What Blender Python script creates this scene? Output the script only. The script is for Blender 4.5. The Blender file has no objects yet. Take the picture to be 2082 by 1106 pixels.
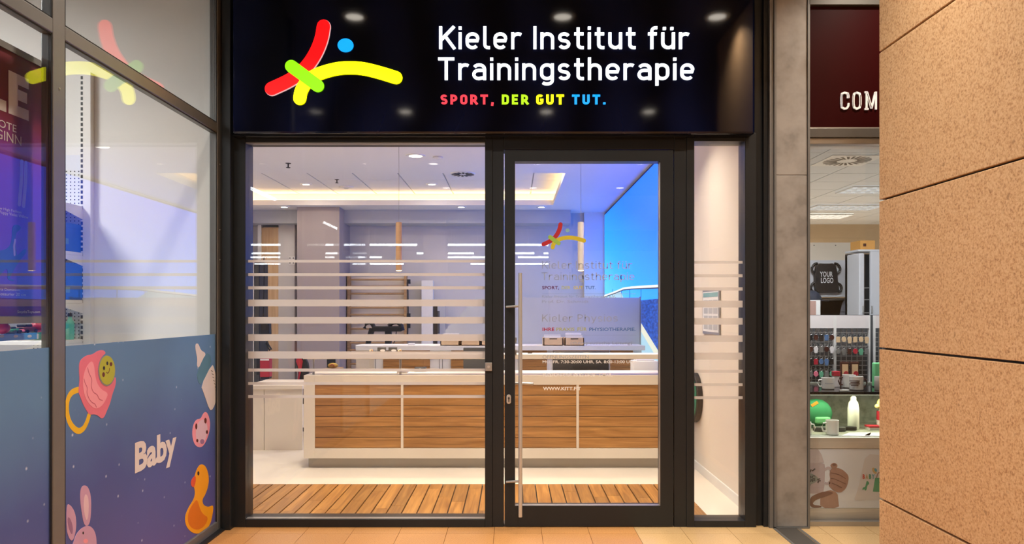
import bpy, bmesh, math, random
from mathutils import Vector
random.seed(7)
SC = bpy.context.scene
COL = SC.collection

# ------------------------------------------------------------------ camera, world, exposure
EYE = 1.61            # eye height, metres
F = 1500.0            # focal length for a 2082 px wide frame
CX, HY = 1041.0, 631.0
cam_d = bpy.data.cameras.new('camera')
cam = bpy.data.objects.new('camera', cam_d); COL.objects.link(cam)
cam.location = (0, 0, EYE); cam.rotation_euler = (math.radians(90), 0, 0)
cam_d.sensor_fit = 'HORIZONTAL'; cam_d.sensor_width = 36.0
cam_d.lens = 36.0 * F / 2082.0
cam_d.shift_y = (HY - 553.0) / 2082.0
cam_d.clip_start = 0.05; cam_d.clip_end = 200
SC.camera = cam

world = bpy.data.worlds.new('mall_ambient'); SC.world = world; world.use_nodes = True
wb = world.node_tree.nodes['Background']
wb.inputs[0].default_value = (1.0, 0.95, 0.90, 1); wb.inputs[1].default_value = 0.14

vs = SC.view_settings
vs.view_transform = 'Standard'; vs.look = 'None'; vs.gamma = 1.0; vs.use_curve_mapping = False
vs.exposure = 0.0
SC.cycles.use_denoising = True
SC.cycles.max_bounces = 8
SC.cycles.transparent_max_bounces = 24
SC.cycles.sample_clamp_indirect = 6.0
SC.cycles.caustics_reflective = False; SC.cycles.caustics_refractive = False

# ------------------------------------------------------------------ measuring
Y0 = 5.475            # front of the shopfront frames
def wx(px, Y): return (px - CX) * Y / F
def wz(py, Y): return EYE - (py - HY) * Y / F
def onx(px, py, X):   # a point of a wall plane x = X
    Y = X * F / (px - CX); return (Y, wz(py, Y))

# ------------------------------------------------------------------ materials
M = {}
def nt(name):
    m = bpy.data.materials.new(name); m.use_nodes = True
    n = m.node_tree.nodes; l = m.node_tree.links
    return m, n, l, n['Principled BSDF']
def c4(c): return (c[0], c[1], c[2], 1.0)
def srgb(r, g, b):
    f = lambda v: (v/255/12.92) if v/255 <= .04045 else ((v/255+.055)/1.055)**2.4
    return (f(r), f(g), f(b))
def pm(name, col, rough=.5, metal=0, var=.06, scale=6, bump=0, spec=.5, stretch=(1,1,1), emit=0, coat=0, ecol=None):
    """plain procedural material: base colour with soft noise variation and optional relief"""
    m, n, l, b = nt(name)
    tc = n.new('ShaderNodeTexCoord'); mp = n.new('ShaderNodeMapping'); mp.inputs['Scale'].default_value = stretch
    no = n.new('ShaderNodeTexNoise'); no.inputs['Scale'].default_value = scale; no.inputs['Detail'].default_value = 4
    l.new(tc.outputs['Object'], mp.inputs[0]); l.new(mp.outputs[0], no.inputs['Vector'])
    mx = n.new('ShaderNodeMix'); mx.data_type = 'RGBA'
    mx.inputs[6].default_value = c4([max(0, v*(1-var)) for v in col]); mx.inputs[7].default_value = c4([min(1, v*(1+var)) for v in col])
    l.new(no.outputs[0], mx.inputs[0]); l.new(mx.outputs[2], b.inputs['Base Color'])
    b.inputs['Roughness'].default_value = rough; b.inputs['Metallic'].default_value = metal
    b.inputs['Specular IOR Level'].default_value = spec
    if coat: b.inputs['Coat Weight'].default_value = coat; b.inputs['Coat Roughness'].default_value = .03
    if emit:
        b.inputs['Emission Color'].default_value = c4(ecol or col); b.inputs['Emission Strength'].default_value = emit
    if bump:
        bp = n.new('ShaderNodeBump'); bp.inputs['Strength'].default_value = bump; bp.inputs['Distance'].default_value = .004
        l.new(no.outputs[0], bp.inputs['Height']); l.new(bp.outputs[0], b.inputs['Normal'])
    M[name] = m; return m
def emis(name, col, s):
    m, n, l, b = nt(name)
    b.inputs['Base Color'].default_value = (.01,.01,.01,1); b.inputs['Roughness'].default_value = .4
    b.inputs['Emission Color'].default_value = c4(col); b.inputs['Emission Strength'].default_value = s
    M[name] = m; return m
def wood(name, dark, light, axis='X', scale=3.0, rough=.42, obj_rand=.25):
    m, n, l, b = nt(name)
    tc = n.new('ShaderNodeTexCoord'); mp = n.new('ShaderNodeMapping')
    s = [22, 22, 22]; s['XYZ'.index(axis)] = 1.3
    mp.inputs['Scale'].default_value = s
    oi = n.new('ShaderNodeObjectInfo'); ad = n.new('ShaderNodeVectorMath'); ad.operation = 'ADD'
    sc = n.new('ShaderNodeVectorMath'); sc.operation = 'SCALE'; sc.inputs[3].default_value = 40
    cb = n.new('ShaderNodeCombineXYZ')
    for k in range(3): l.new(oi.outputs['Random'], cb.inputs[k])
    l.new(cb.outputs[0], sc.inputs[0]); l.new(tc.outputs['Object'], mp.inputs[0])
    l.new(mp.outputs[0], ad.inputs[0]); l.new(sc.outputs[0], ad.inputs[1])
    no = n.new('ShaderNodeTexNoise'); no.inputs['Scale'].default_value = scale/2.2; no.inputs['Detail'].default_value = 6; no.inputs['Distortion'].default_value = .8
    l.new(ad.outputs[0], no.inputs['Vector'])
    cr = n.new('ShaderNodeValToRGB'); cr.color_ramp.elements[0].position = .3; cr.color_ramp.elements[1].position = .72
    cr.color_ramp.elements[0].color = c4(dark); cr.color_ramp.elements[1].color = c4(light)
    l.new(no.outputs[0], cr.inputs[0])
    hs = n.new('ShaderNodeHueSaturation'); mr = n.new('ShaderNodeMapRange')
    mr.inputs['To Min'].default_value = 1-obj_rand; mr.inputs['To Max'].default_value = 1+obj_rand
    l.new(oi.outputs['Random'], mr.inputs[0]); l.new(mr.outputs[0], hs.inputs['Value']); l.new(cr.outputs[0], hs.inputs['Color'])
    l.new(hs.outputs[0], b.inputs['Base Color']); b.inputs['Roughness'].default_value = rough
    bp = n.new('ShaderNodeBump'); bp.inputs['Strength'].default_value = .15; bp.inputs['Distance'].default_value = .002
    l.new(no.outputs[0], bp.inputs['Height']); l.new(bp.outputs[0], b.inputs['Normal'])
    M[name] = m; return m
def speckle(name, base, dark, light, scale=120, rough=.5, amount=.5, rand=.0):
    m, n, l, b = nt(name)
    tc = n.new('ShaderNodeTexCoord')
    v = n.new('ShaderNodeTexNoise'); v.inputs['Scale'].default_value = scale; v.inputs['Detail'].default_value = 3; v.inputs['Roughness'].default_value = .6
    v2 = n.new('ShaderNodeTexNoise'); v2.inputs['Scale'].default_value = scale*.32; v2.inputs['Detail'].default_value = 2
    v3 = n.new('ShaderNodeTexNoise'); v3.inputs['Scale'].default_value = 2.2
    for q in (v, v2, v3): l.new(tc.outputs['Object'], q.inputs['Vector'])
    r1 = n.new('ShaderNodeValToRGB'); e = r1.color_ramp.elements
    e[0].position = .33; e[0].color = c4(dark); e[1].position = .62; e[1].color = c4(light)
    k = r1.color_ramp.elements.new(.44); k.color = c4(base)
    l.new(v.outputs[0], r1.inputs[0])
    mx = n.new('ShaderNodeMix'); mx.data_type = 'RGBA'; mx.inputs[0].default_value = 1-amount
    mx.inputs[7].default_value = c4(base); l.new(r1.outputs[0], mx.inputs[6])
    r2 = n.new('ShaderNodeValToRGB'); r2.color_ramp.elements[0].position = .25; r2.color_ramp.elements[1].position = .34
    r2.color_ramp.elements[0].color = (.45,.38,.32,1); r2.color_ramp.elements[1].color = (1,1,1,1)
    l.new(v2.outputs[0], r2.inputs[0])
    mu = n.new('ShaderNodeMix'); mu.data_type = 'RGBA'; mu.blend_type = 'MULTIPLY'; mu.inputs[0].default_value = .6
    l.new(mx.outputs[2], mu.inputs[6]); l.new(r2.outputs[0], mu.inputs[7])
    oi = n.new('ShaderNodeObjectInfo'); mr = n.new('ShaderNodeMapRange'); mr.inputs['To Min'].default_value = 1-rand; mr.inputs['To Max'].default_value = 1+rand
    hs = n.new('ShaderNodeHueSaturation'); l.new(oi.outputs['Random'], mr.inputs[0]); l.new(mr.outputs[0], hs.inputs['Value'])
    l.new(mu.outputs[2], hs.inputs['Color']); l.new(hs.outputs[0], b.inputs['Base Color'])
    b.inputs['Roughness'].default_value = rough
    M[name] = m; return m
def glass(name, tint=(.97,.98,.98), gain=1.0):
    m = bpy.data.materials.new(name); m.use_nodes = True; n = m.node_tree.nodes; l = m.node_tree.links; n.clear()
    out = n.new('ShaderNodeOutputMaterial'); ge = n.new('ShaderNodeNewGeometry')
    dt = n.new('ShaderNodeVectorMath'); dt.operation = 'DOT_PRODUCT'
    l.new(ge.outputs['Normal'], dt.inputs[0]); l.new(ge.outputs['Incoming'], dt.inputs[1])
    def ma(op, a, bv=None):
        q = n.new('ShaderNodeMath'); q.operation = op; q.use_clamp = False
        for i, x in enumerate((a, bv)):
            if x is None: continue
            if isinstance(x, (int, float)): q.inputs[i].default_value = x
            else: l.new(x, q.inputs[i])
        return q.outputs[0]
    c = ma('ABSOLUTE', dt.outputs['Value']); o = ma('SUBTRACT', 1.0, c); p = ma('POWER', o, 5.0)
    f = ma('ADD', ma('MULTIPLY', p, .96), .042*gain)
    tr = n.new('ShaderNodeBsdfTransparent'); tr.inputs[0].default_value = c4(tint)
    gl = n.new('ShaderNodeBsdfGlossy'); gl.inputs['Roughness'].default_value = 0.0
    mx = n.new('ShaderNodeMixShader'); l.new(f, mx.inputs[0]); l.new(tr.outputs[0], mx.inputs[1]); l.new(gl.outputs[0], mx.inputs[2])
    l.new(mx.outputs[0], out.inputs[0]); M[name] = m; return m
def film(name, col, alpha, rough=.6):
    m, n, l, b = nt(name)
    b.inputs['Base Color'].default_value = c4(col); b.inputs['Roughness'].default_value = rough
    b.inputs['Alpha'].default_value = alpha
    M[name] = m; return m

pm('frame', (.016,.018,.0205), .36, .0, .1, 20, spec=.32)
pm('frame_gap', (.004,.004,.005), .6)
pm('alu', (.17,.168,.166), .4, .3, .08, 14)
pm('poster_alu', (.22,.20,.19), .45, .2, .05, 14)
pm('alu_light', (.42,.41,.40), .35, .7, .05, 14)
pm('alu_brown', (.10,.092,.085), .4, .4, .1, 14)
pm('steel', (.60,.59,.57), .28, .55, .03, 60, stretch=(1,1,.05))
pm('black', (.008,.008,.009), .5, var=.1)
pm('black_gloss', (.006,.006,.008), .12)
pm('dark_grey', (.06,.062,.066), .5)
pm('white', (.80,.79,.77), .45, var=.02, scale=3)
pm('cream', (.78,.70,.585), .45, var=.02, scale=3)
pm('wall_white', (.80,.79,.77), .8, var=.02, scale=2)
pm('wall_warm', (.80,.72,.63), .8, var=.02, scale=2)
pm('ceil_white', (.82,.81,.80), .85, var=.015, scale=2)
pm('wall_back', (.60,.58,.58), .8, var=.03)
pm('wall_mauve', (.38,.33,.33), .8, var=.04, scale=1.5)
pm('wall_grey', (.46,.48,.53), .75, var=.03, scale=2)
pm('tile_floor', (.78,.71,.61), .35, var=.03, scale=1.4)
pm('screen_grey', (.48,.51,.56), .6, var=.03)
pm('plinth', (.36,.33,.29), .35, .5, .06, 6)
pm('paper', (.85,.84,.85), .8, var=.03)
pm('card', (.70,.50,.30), .8, var=.08, scale=20)
pm('red', (.45,.02,.04), .5)
pm('skin', (.42,.26,.22), .6, var=.1, scale=30)
pm('skin_dark', (.25,.14,.115), .6, var=.1, scale=30)
wood('oak_slat', srgb(138,92,46), srgb(188,136,78), 'X', 3.2, .4, .08)
wood('deck_wood', srgb(128,82,34), srgb(182,130,64), 'Y', 3.0, .38, .20)
wood('pine', srgb(150,115,80), srgb(196,160,118), 'X', 3.0, .5, .08)
wood('pale_wood', srgb(196,188,178), srgb(222,214,204), 'X', 2.4, .6, .05)
wood('door_wood', srgb(196,160,120), srgb(222,190,150), 'Z', 2.0, .5, .05)
speckle('stone_wall', srgb(196,156,114), srgb(136,92,56), srgb(222,190,150), 95, .6, .62)
speckle('floor_orange', srgb(192,136,80), srgb(156,98,52), srgb(212,164,110), 130, .32, .5, .05)
speckle('floor_cream', srgb(200,164,114), srgb(168,128,80), srgb(218,190,148), 130, .32, .4, .05)
speckle('pier_stone', (.255,.232,.213), (.20,.18,.165), (.31,.285,.265), 6, .6, .9)
speckle('concrete', (.23,.24,.20), (.15,.16,.13), (.30,.31,.26), 14, .7, .8)
glass('glass'); glass('glass_side', (.97,.98,.98), 1.0)
film('frost', (.74,.71,.70), .70)

# ------------------------------------------------------------------ mesh builder
class MB:
    def __init__(s): s.v = []; s.f = []
    def add(s, vs, fs):
        o = len(s.v); s.v += [tuple(p) for p in vs]; s.f += [[i+o for i in f] for f in fs]; return s
    def box(s, x0, x1, y0, y1, z0, z1):
        if x0 > x1: x0, x1 = x1, x0
        if y0 > y1: y0, y1 = y1, y0
        if z0 > z1: z0, z1 = z1, z0
        return s.add([(x0,y0,z0),(x1,y0,z0),(x1,y1,z0),(x0,y1,z0),(x0,y0,z1),(x1,y0,z1),(x1,y1,z1),(x0,y1,z1)],
              [(0,3,2,1),(4,5,6,7),(0,1,5,4),(1,2,6,5),(2,3,7,6),(3,0,4,7)])
    def pbox(s, p0, p1, q0, q1, Y, d):     # box whose front face at depth Y spans these picture columns and rows
        return s.box(wx(p0,Y), wx(p1,Y), Y, Y+d, wz(q1,Y), wz(q0,Y))
    def prism(s, pts, fn, d):              # outline (u,v) mapped by fn(u,v,depth), thickness d
        n = len(pts); a = [fn(u,v,d) for u,v in pts]; b = [fn(u,v,0) for u,v in pts]
        return s.add(a+b, [list(range(n)), list(range(2*n-1,n-1,-1))] + [(i, n+i, n+(i+1)%n, (i+1)%n) for i in range(n)])
    def tube(s, pts, r, n=8, cap=True):
        pts = [Vector(p) for p in pts]; rings = []
        for i, p in enumerate(pts):
            t = ((pts[i]-pts[i-1]).normalized() if i else Vector()) + ((pts[i+1]-pts[i]).normalized() if i < len(pts)-1 else Vector())
            t = t.normalized() if t.length > 1e-6 else Vector((0,0,1))
            a = t.cross(Vector((0,0,1))) if abs(t.z) < .9 else t.cross(Vector((1,0,0)))
            a.normalize(); b = t.cross(a); rr = r[i] if isinstance(r, (list,tuple)) else r
            rings.append([p + a*math.cos(2*math.pi*k/n)*rr + b*math.sin(2*math.pi*k/n)*rr for k in range(n)])
        fs = []
        for i in range(len(rings)-1):
            for k in range(n): fs.append((i*n+k, i*n+(k+1)%n, (i+1)*n+(k+1)%n, (i+1)*n+k))
        if cap: fs.append(list(range(n))[::-1]); fs.append([(len(rings)-1)*n+k for k in range(n)])
        return s.add([p for q in rings for p in q], fs)
    def lathe(s, prof, c, n=20, cap=True):           # prof: (radius, z) about a vertical axis at c
        vs = []; fs = []
        for r, z in prof:
            for k in range(n): a = 2*math.pi*k/n; vs.append((c[0]+r*math.cos(a), c[1]+r*math.sin(a), c[2]+z))
        for i in range(len(prof)-1):
            for k in range(n): fs.append((i*n+k, i*n+(k+1)%n, (i+1)*n+(k+1)%n, (i+1)*n+k))
        if cap: fs.append(list(range(n))[::-1]); fs.append([(len(prof)-1)*n+k for k in range(n)])
        return s.add(vs, fs)
    def ribbon(s, pts, w, fn, d, closed=False, cap='butt'):
        P = [Vector((p[0],p[1])) for p in pts]; n = len(P); L = []
        for i, p in enumerate(P):
            if closed: t = (P[(i+1)%n]-P[i-1])
            else: t = P[min(i+1,n-1)]-P[max(i-1,0)]
            t.normalize(); nn = Vector((-t.y, t.x)); k = 1.0
            if 0 < i < n-1 or closed:
                a = (P[i]-P[i-1]).normalized(); cc = max(.5, abs(nn.dot(Vector((-a.y, a.x))))); k = 1/cc
            L.append((p, nn, w/2*k))
        if cap == 'round' and not closed:
            t0 = (P[0]-P[1]).normalized(); t1 = (P[-1]-P[-2]).normalized(); st = []; en = []
            for a in (84, 66, 46, 24):
                a = math.radians(a)
                st.append((P[0]+t0*w/2*math.sin(a), L[0][1], w/2*math.cos(a)))
                en.insert(0, (P[-1]+t1*w/2*math.sin(a), L[-1][1], w/2*math.cos(a)))
            L = st + L + en
        vs = []
        for p, nn, k in L:
            a = p+nn*k; b = p-nn*k
            vs += [fn(a.x,a.y,d), fn(b.x,b.y,d), fn(a.x,a.y,0), fn(b.x,b.y,0)]
        fs = []; m = len(L)
        for i in range(m if closed else m-1):
            a = 4*i; b = 4*((i+1)%m)
            fs += [(a, a+1, b+1, b), (a+2, b+2, b+3, a+3), (a, b, b+2, a+2), (a+1, a+3, b+3, b+1)]
        if not closed: fs += [(0,2,3,1), (4*m-4, 4*m-3, 4*m-1, 4*m-2)]
        return s.add(vs, fs)
    def sphere(s, c, r, n=12, m=8, sc=(1,1,1)):
        prof = [(math.sin(math.pi*i/m), -math.cos(math.pi*i/m)) for i in range(m+1)]
        vs = []; fs = []
        for a, z in prof:
            for k in range(n):
                q = 2*math.pi*k/n; vs.append((c[0]+r*sc[0]*max(a,.001)*math.cos(q), c[1]+r*sc[1]*max(a,.001)*math.sin(q), c[2]+r*sc[2]*z))
        for i in range(m):
            for k in range(n): fs.append((i*n+k, i*n+(k+1)%n, (i+1)*n+(k+1)%n, (i+1)*n+k))
        return s.add(vs, fs)

def wloc(o):
    p = Vector(o.location)
    while o.parent: o = o.parent; p += Vector(o.location)
    return p
def link(name, mb, mat, origin, smooth=False, bevel=0):
    me = bpy.data.meshes.new(name)
    me.from_pydata([(v[0]-origin[0], v[1]-origin[1], v[2]-origin[2]) for v in mb.v], [], mb.f); me.update()
    bm = bmesh.new(); bm.from_mesh(me); bmesh.ops.recalc_face_normals(bm, faces=bm.faces); bm.to_mesh(me); bm.free()
    me.materials.append(M[mat] if isinstance(mat, str) else mat)
    if smooth:
        for p in me.polygons: p.use_smooth = True
        try: me.set_sharp_from_angle(angle=math.radians(38))
        except Exception: pass
    o = bpy.data.objects.new(name, me); COL.objects.link(o)
    if bevel:
        b = o.modifiers.new('bevel', 'BEVEL'); b.width = bevel; b.segments = 2; b.limit_method = 'ANGLE'
    return o
def base_of(mb):
    xs = [v[0] for v in mb.v]; ys = [v[1] for v in mb.v]; zs = [v[2] for v in mb.v]
    return ((min(xs)+max(xs))/2, (min(ys)+max(ys))/2, min(zs))
def tag(o, label, cat, group=None):
    o['label'] = label; o['category'] = cat
    if group: o['group'] = group
    return o
def thing(name, label, cat, loc, group=None):
    o = bpy.data.objects.new(name, None); COL.objects.link(o); o.location = loc; o.empty_display_size = .1
    return tag(o, label, cat, group)
def struct(name, mb=None, mat=None, loc=None, bevel=0, label=None):
    if mb is None:
        o = bpy.data.objects.new(name, None); COL.objects.link(o); o.location = loc or (0,0,0); o.empty_display_size = .1
    else:
        c = loc or base_of(mb); o = link(name, mb, mat, c, bevel=bevel); o.location = c
    o['kind'] = 'structure'
    if label: o['label'] = label
    return o
def part(name, mb, mat, parent, smooth=False, bevel=0, label=None):
    o = link(name, mb, mat, wloc(parent), smooth, bevel); o.parent = parent
    if label: o['label'] = label
    return o
def single(name, mb, mat, label, cat, group=None, smooth=False, bevel=0):
    c = base_of(mb); o = link(name, mb, mat, c, smooth, bevel); o.location = c
    return tag(o, label, cat, group)
def lamp(name, parent, loc, size, power, color, spread=180, rot=(0,0,0), size_y=None):
    d = bpy.data.lights.new(name, 'AREA'); d.energy = power; d.color = color; d.size = size
    d.shape = 'DISK'
    if size_y: d.shape = 'RECTANGLE'; d.size_y = size_y
    d.spread = math.radians(spread)
    o = bpy.data.objects.new(name, d); COL.objects.link(o); p = wloc(parent)
    o.parent = parent; o.location = Vector(loc)-p; o.rotation_euler = rot
    return o

FRONT = lambda Y: (lambda u, v, d: (u, Y-d, v))          # a plane facing the viewer
SIDE = lambda X: (lambda u, v, d: (X+d, u, v))            # the left glass wall, facing right
WALLR = lambda X: (lambda u, v, d: (X-d, u, v))           # a right-hand wall, facing left

def ell(cx, cy, rx, ry, n=20, rot=0):
    c, s = math.cos(rot), math.sin(rot); r = []
    for k in range(n):
        a = 2*math.pi*k/n; x = rx*math.cos(a); y = ry*math.sin(a); r.append((cx+x*c-y*s, cy+x*s+y*c))
    return r
def smooth_path(pts, it=2, closed=False):
    for _ in range(it):
        q = []; n = len(pts)
        for i in range(n if closed else n-1):
            a = pts[i]; b = pts[(i+1)%n]
            q += [(a[0]*.75+b[0]*.25, a[1]*.75+b[1]*.25), (a[0]*.25+b[0]*.75, a[1]*.25+b[1]*.75)]
        if not closed: q = [pts[0]] + q + [pts[-1]]
        pts = q
    return pts

# ------------------------------------------------------------------ lettering
def arc(cx, cy, rx, ry, a0, a1, n=9):
    return [(cx+rx*math.cos(math.radians(a0+(a1-a0)*i/n)), cy+ry*math.sin(math.radians(a0+(a1-a0)*i/n))) for i in range(n+1)]
def glyphs(w):
    h = w/2; X = .73; G = {}; bw = .53; x0 = h; x1 = bw-h; r = (x1-x0)/2; cx = bw/2; yt = X-h; yb = h; m = X*.5
    O = lambda c, s, a: G.__setitem__(c, (a, s))
    st = lambda x, a, b: ([(x,a),(x,b)], False)
    hump = ([(x0,yt-r-.02)] + arc(cx,yt-r,r,r,180,0) + [(x1,0)], False)
    bowl = (arc(cx,yt-r,r,r,0,180) + arc(cx,yb+r,r,r,180,360), True)
    O('n', [st(x0,0,X), hump], bw); O('h', [st(x0,0,1), hump], bw); O('i', [st(x0,0,X), st(x0,.99-w*1.05,.99)], w)
    O('u', [([(x0,X)] + arc(cx,yb+r,r,r,180,360), False), st(x1,0,X)], bw)
    O('\u00fc', G['u'][1] + [st(x0+.06,.97-w*1.0,.97), st(x1-.06,.97-w*1.0,.97)], bw)
    O('r', [st(x0,0,X), ([(x0,yt-r-.02)] + arc(x0+r,yt-r,r,r,180,55,7), False)], .38)
    O('e', [([(x0,m),(x1,m)] + arc(cx,yt-r,r,r,0,180) + arc(cx,yb+r,r,r,180,318), False)], bw)
    O('o', [bowl], bw)
    O('c', [(arc(cx,yt-r,r,r,40,180) + arc(cx,yb+r,r,r,180,320), False)], bw*.95)
    r2 = (.43-h)/2
    O('a', [(arc(cx,yt-r*.9,r,r*.9,150,0) + [(x1,0)], False), ([(x1,.43)] + arc(x0+r2,h+r2,r2,r2,90,270) + [(x1,h+.05)], False)], bw)
    def ess(H, wd):
        ry = (H-2*h)/4; rx = wd/2-h
        return (arc(wd/2, H-h-ry, rx, ry, 28, 270, 14) + arc(wd/2, h+ry, rx, ry, 90, -152, 14)[1:], False)
    O('s', [ess(X, .47)], .47); O('S', [ess(1, .56)], .56)
    O('t', [([(x0+.09,.95)] + arc(x0+.09+.14,yb+.14,.14,.14,180,270,6) + [(.37,yb)], False), ([(0,yt),(.36,yt)], False)], .37)
    O('l', [([(x0,1)] + arc(x0+.13,yb+.13,.13,.13,180,270,6) + [(x0+.2,yb)], False)], .24)
    O('f', [([(x0+.09,0)] + arc(x0+.09+.14,1-h-.14,.14,.14,180,90,6) + [(.36,1-h)], False), ([(0,yt),(.34,yt)], False)], .36)
    O('g', [bowl, ([(x1,X)] + arc(cx,-.24+h+r*.8,r,r*.8,0,-140), False)], bw)
    O('p', [bowl, st(x0,-.25,X)], bw); O('y', [([(.02,X),(.27,.03)], False), ([(.52,X),(.22,-.1),(.17,-.18),(.05,-.2)], False)], .54)
    O('K', [st(h,0,1), ([(.58,1),(h,.38)], False), ([(.24,.56),(.60,0)], False)], .60)
    O('I', [st(h,0,1)], w); O('T', [([(0,1-h),(.62,1-h)], False), st(.31,0,1)], .62)
    R = .25
    pb = ([(h,1-h)] + arc(.56-h-R,1-h-R,R,R,90,-90) + [(h,1-h-2*R)], False)
    O('P', [st(h,0,1), pb], .56); O('R', [st(h,0,1), pb, ([(.30,1-h-2*R),(.56,0)], False)], .58)
    q = (.58-w)/2
    O('O', [(arc(.29,1-h-q,q,q,0,180) + arc(.29,h+q,q,q,180,360), True)], .58)
    O('U', [([(h,1)] + arc(.29,h+q,q,q,180,360) + [(.58-h,1)], False)], .58)
    O('G', [(arc(.29,1-h-q,q,q,35,180) + arc(.29,h+q,q,q,180,360) + [(.58-h,.46),(.32,.46)], False)], .58)
    O('C', [(arc(.29,1-h-q,q,q,35,180) + arc(.29,h+q,q,q,180,325), False)], .56)
    O('D', [st(h,0,1), ([(h,1-h)] + arc(.58-h-q,1-h-q,q,q,90,0) + arc(.58-h-q,h+q,q,q,0,-90) + [(h,h)], False)], .58)
    O('E', [st(h,0,1), ([(h,1-h),(.5,1-h)], False), ([(h,.5),(.46,.5)], False), ([(h,h),(.5,h)], False)], .52)
    O('L', [st(h,0,1), ([(h,h),(.5,h)], False)], .5)
    O('Y', [([(.02,1),(.3,.45),(.58,1)], False), st(.3,0,.47)], .6)
    O(',', [([(h+.04,w),(h,-.14)], False)], w+.04); O('.', [st(h,0,w)], w); O(' ', [], .17)
    return G
def lettering(name, text, x0, x1, zb, zt, weight, fn, depth, mat_of, parent, gap=.13, cap='butt', join=None):
    """one mesh per letter (or one joined part when join is a name), fitted between x0..x1 with cap height zb..zt"""
    G = glyphs(weight); pen = 0; lay = []
    for ch in text:
        a, s = G[ch]; lay.append((ch, pen, s)); pen += a + gap
    sx = (x1-x0)/(pen-gap); sz = zt-zb; mbj = MB(); obs = []
    for i, (ch, p, s) in enumerate(lay):
        mb = mbj if join else MB()
        for pts, cl in s:
            mb.ribbon([(x, y) for x, y in pts], weight, (lambda u, v, d, p=p: fn(x0+(u+p)*sx, zb+v*sz, d)), depth, cl, cap)
        if s and not join: obs.append(part(name, mb, mat_of(i, ch), parent))
    if join: obs.append(part(join, mbj, mat_of(0, ''), parent))
    return obs
def text_mb(body, u0, u1, v0, v1, fn, depth=.001, bold=0.0, shear=0):
    """outline text from the built-in font, fitted to a rectangle of the surface"""
    cu = bpy.data.curves.new('t', 'FONT'); cu.body = body; cu.size = 1; cu.offset = bold; cu.resolution_u = 3; cu.fill_mode = 'FRONT' if hasattr(cu, 'fill_mode') else cu.fill_mode
    ob = bpy.data.objects.new('t', cu); COL.objects.link(ob)
    dg = bpy.context.evaluated_depsgraph_get(); me = bpy.data.meshes.new_from_object(ob.evaluated_get(dg))
    vs = [tuple(v.co) for v in me.vertices]; fs = [list(p.vertices) for p in me.polygons]
    bpy.data.objects.remove(ob); bpy.data.curves.remove(cu); bpy.data.meshes.remove(me)
    a0 = min(v[0] for v in vs); a1 = max(v[0] for v in vs); b0 = min(v[1] for v in vs); b1 = max(v[1] for v in vs)
    mb = MB(); mb.add([fn(u0+(v[0]-a0)/(a1-a0)*(u1-u0), v0+(v[1]-b0)/(b1-b0)*(v1-v0), depth) for v in vs], fs)
    return mb

# ================================================================== THE SETTING
GX = -2.158                       # left glass wall
RW = 1.87                         # reception right wall
BY = 14.8                         # reception back wall
CZ = EYE + 1.95                   # reception ceiling
LW = -5.4                         # reception left wall

# ---- mall floor: single tiles near the shopfront, one slab beyond
fl = struct('floor', MB().box(-14, 9, -24, 5.62, -.30, -.012), 'floor_orange', loc=(0,0,0))
P = .344
tile_cache = {}
for r, (ya, yb) in enumerate(((5.32, 5.62), (4.976, 5.32), (4.632, 4.976))):
    for k in range(-7, 11):
        xa = .215 + (k-1)*P + .0; xb = xa + P
        if xb < -2.3: continue
        key = (r, 'c' if xa > .85 else 'o')
        if key not in tile_cache:
            mb = MB().box(.0015, P-.0015, .0015, yb-ya-.0015, -.012, 0)
            o = link('floor_tile', mb, 'floor_cream' if key[1] == 'c' else 'floor_orange', (0,0,0)); tile_cache[key] = o.data
        else:
            o = bpy.data.objects.new('floor_tile', tile_cache[key]); COL.objects.link(o)
        o.parent = fl; o.location = (xa, ya, 0)
mb = MB().box(-14, 9, -24, 4.630, -.012, 0)
o = part('paving', mb, 'floor_orange', fl)
# floor joint profile running towards the viewer
tj = struct('trim_1', loc=(2.02, 5.0, 0), label='dark metal expansion joint strip in the mall floor')
for i, (a, b, mt) in enumerate(((1.925,1.945,'alu'), (1.950,2.100,'alu_brown'), (2.105,2.125,'alu'))):
    part('joint_rail' if mt == 'alu' else 'joint_plate', MB().box(a, b, 1.0, 5.44, 0.0, .004 if mt == 'alu' else .002), mt, tj)

pm('ceil_dark', (.035,.034,.033), .8)
struct('ceiling_mall', MB().box(-14, 9, -24, 5.47, 4.45, 4.6), 'ceil_dark')
struct('wall_mall_far', MB().box(-14, 9, -24.2, -24, 0, 4.6), 'wall_grey')

# opposite shops, which the glass mirrors
for k, x in enumerate((-5.0, -1.9, 1.2, 4.3)):
    struct('wall_mall_pillar_%d' % (k+1), MB().box(x-.28, x+.28, -7.6, -7.04, 0, 4.45), 'wall_mauve', bevel=.01)
struct('wall_mall_fascia', MB().box(-9, 9, -7.5, -7.2, 3.62, 4.45), 'wall_mauve')

# ---- stone clad pillar on the right: panels with open joints
PX, PY = 2.19, 4.40
pil = struct('wall_pillar_right', MB().box(PX+.03, PX+1.0, 2.9, PY-.012, 0, 4.45), 'black', loc=(PX+.5, 3.6, 0), label='sandstone clad pillar')
js = [4.45] + [wz(y, PY) for y in (107, 408, 708, 1013)] + [0]
for a, b in zip(js[1:], js[:-1]):
    part('stone_panel', MB().box(PX, PX+.03, 2.87, PY, a+.006, b-.006 if b < 4.4 else b), 'stone_wall', pil, bevel=.003)
    part('stone_panel', MB().box(PX+.031, PX+1.0, 2.87, 2.90, a+.006, b-.006 if b < 4.4 else b), 'stone_wall', pil, bevel=.003)
    part('stone_panel', MB().box(PX+.031, PX+1.0, PY-.012, PY+.018, a+.006, b-.006 if b < 4.4 else b), 'stone_wall', pil, bevel=.003)

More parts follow.
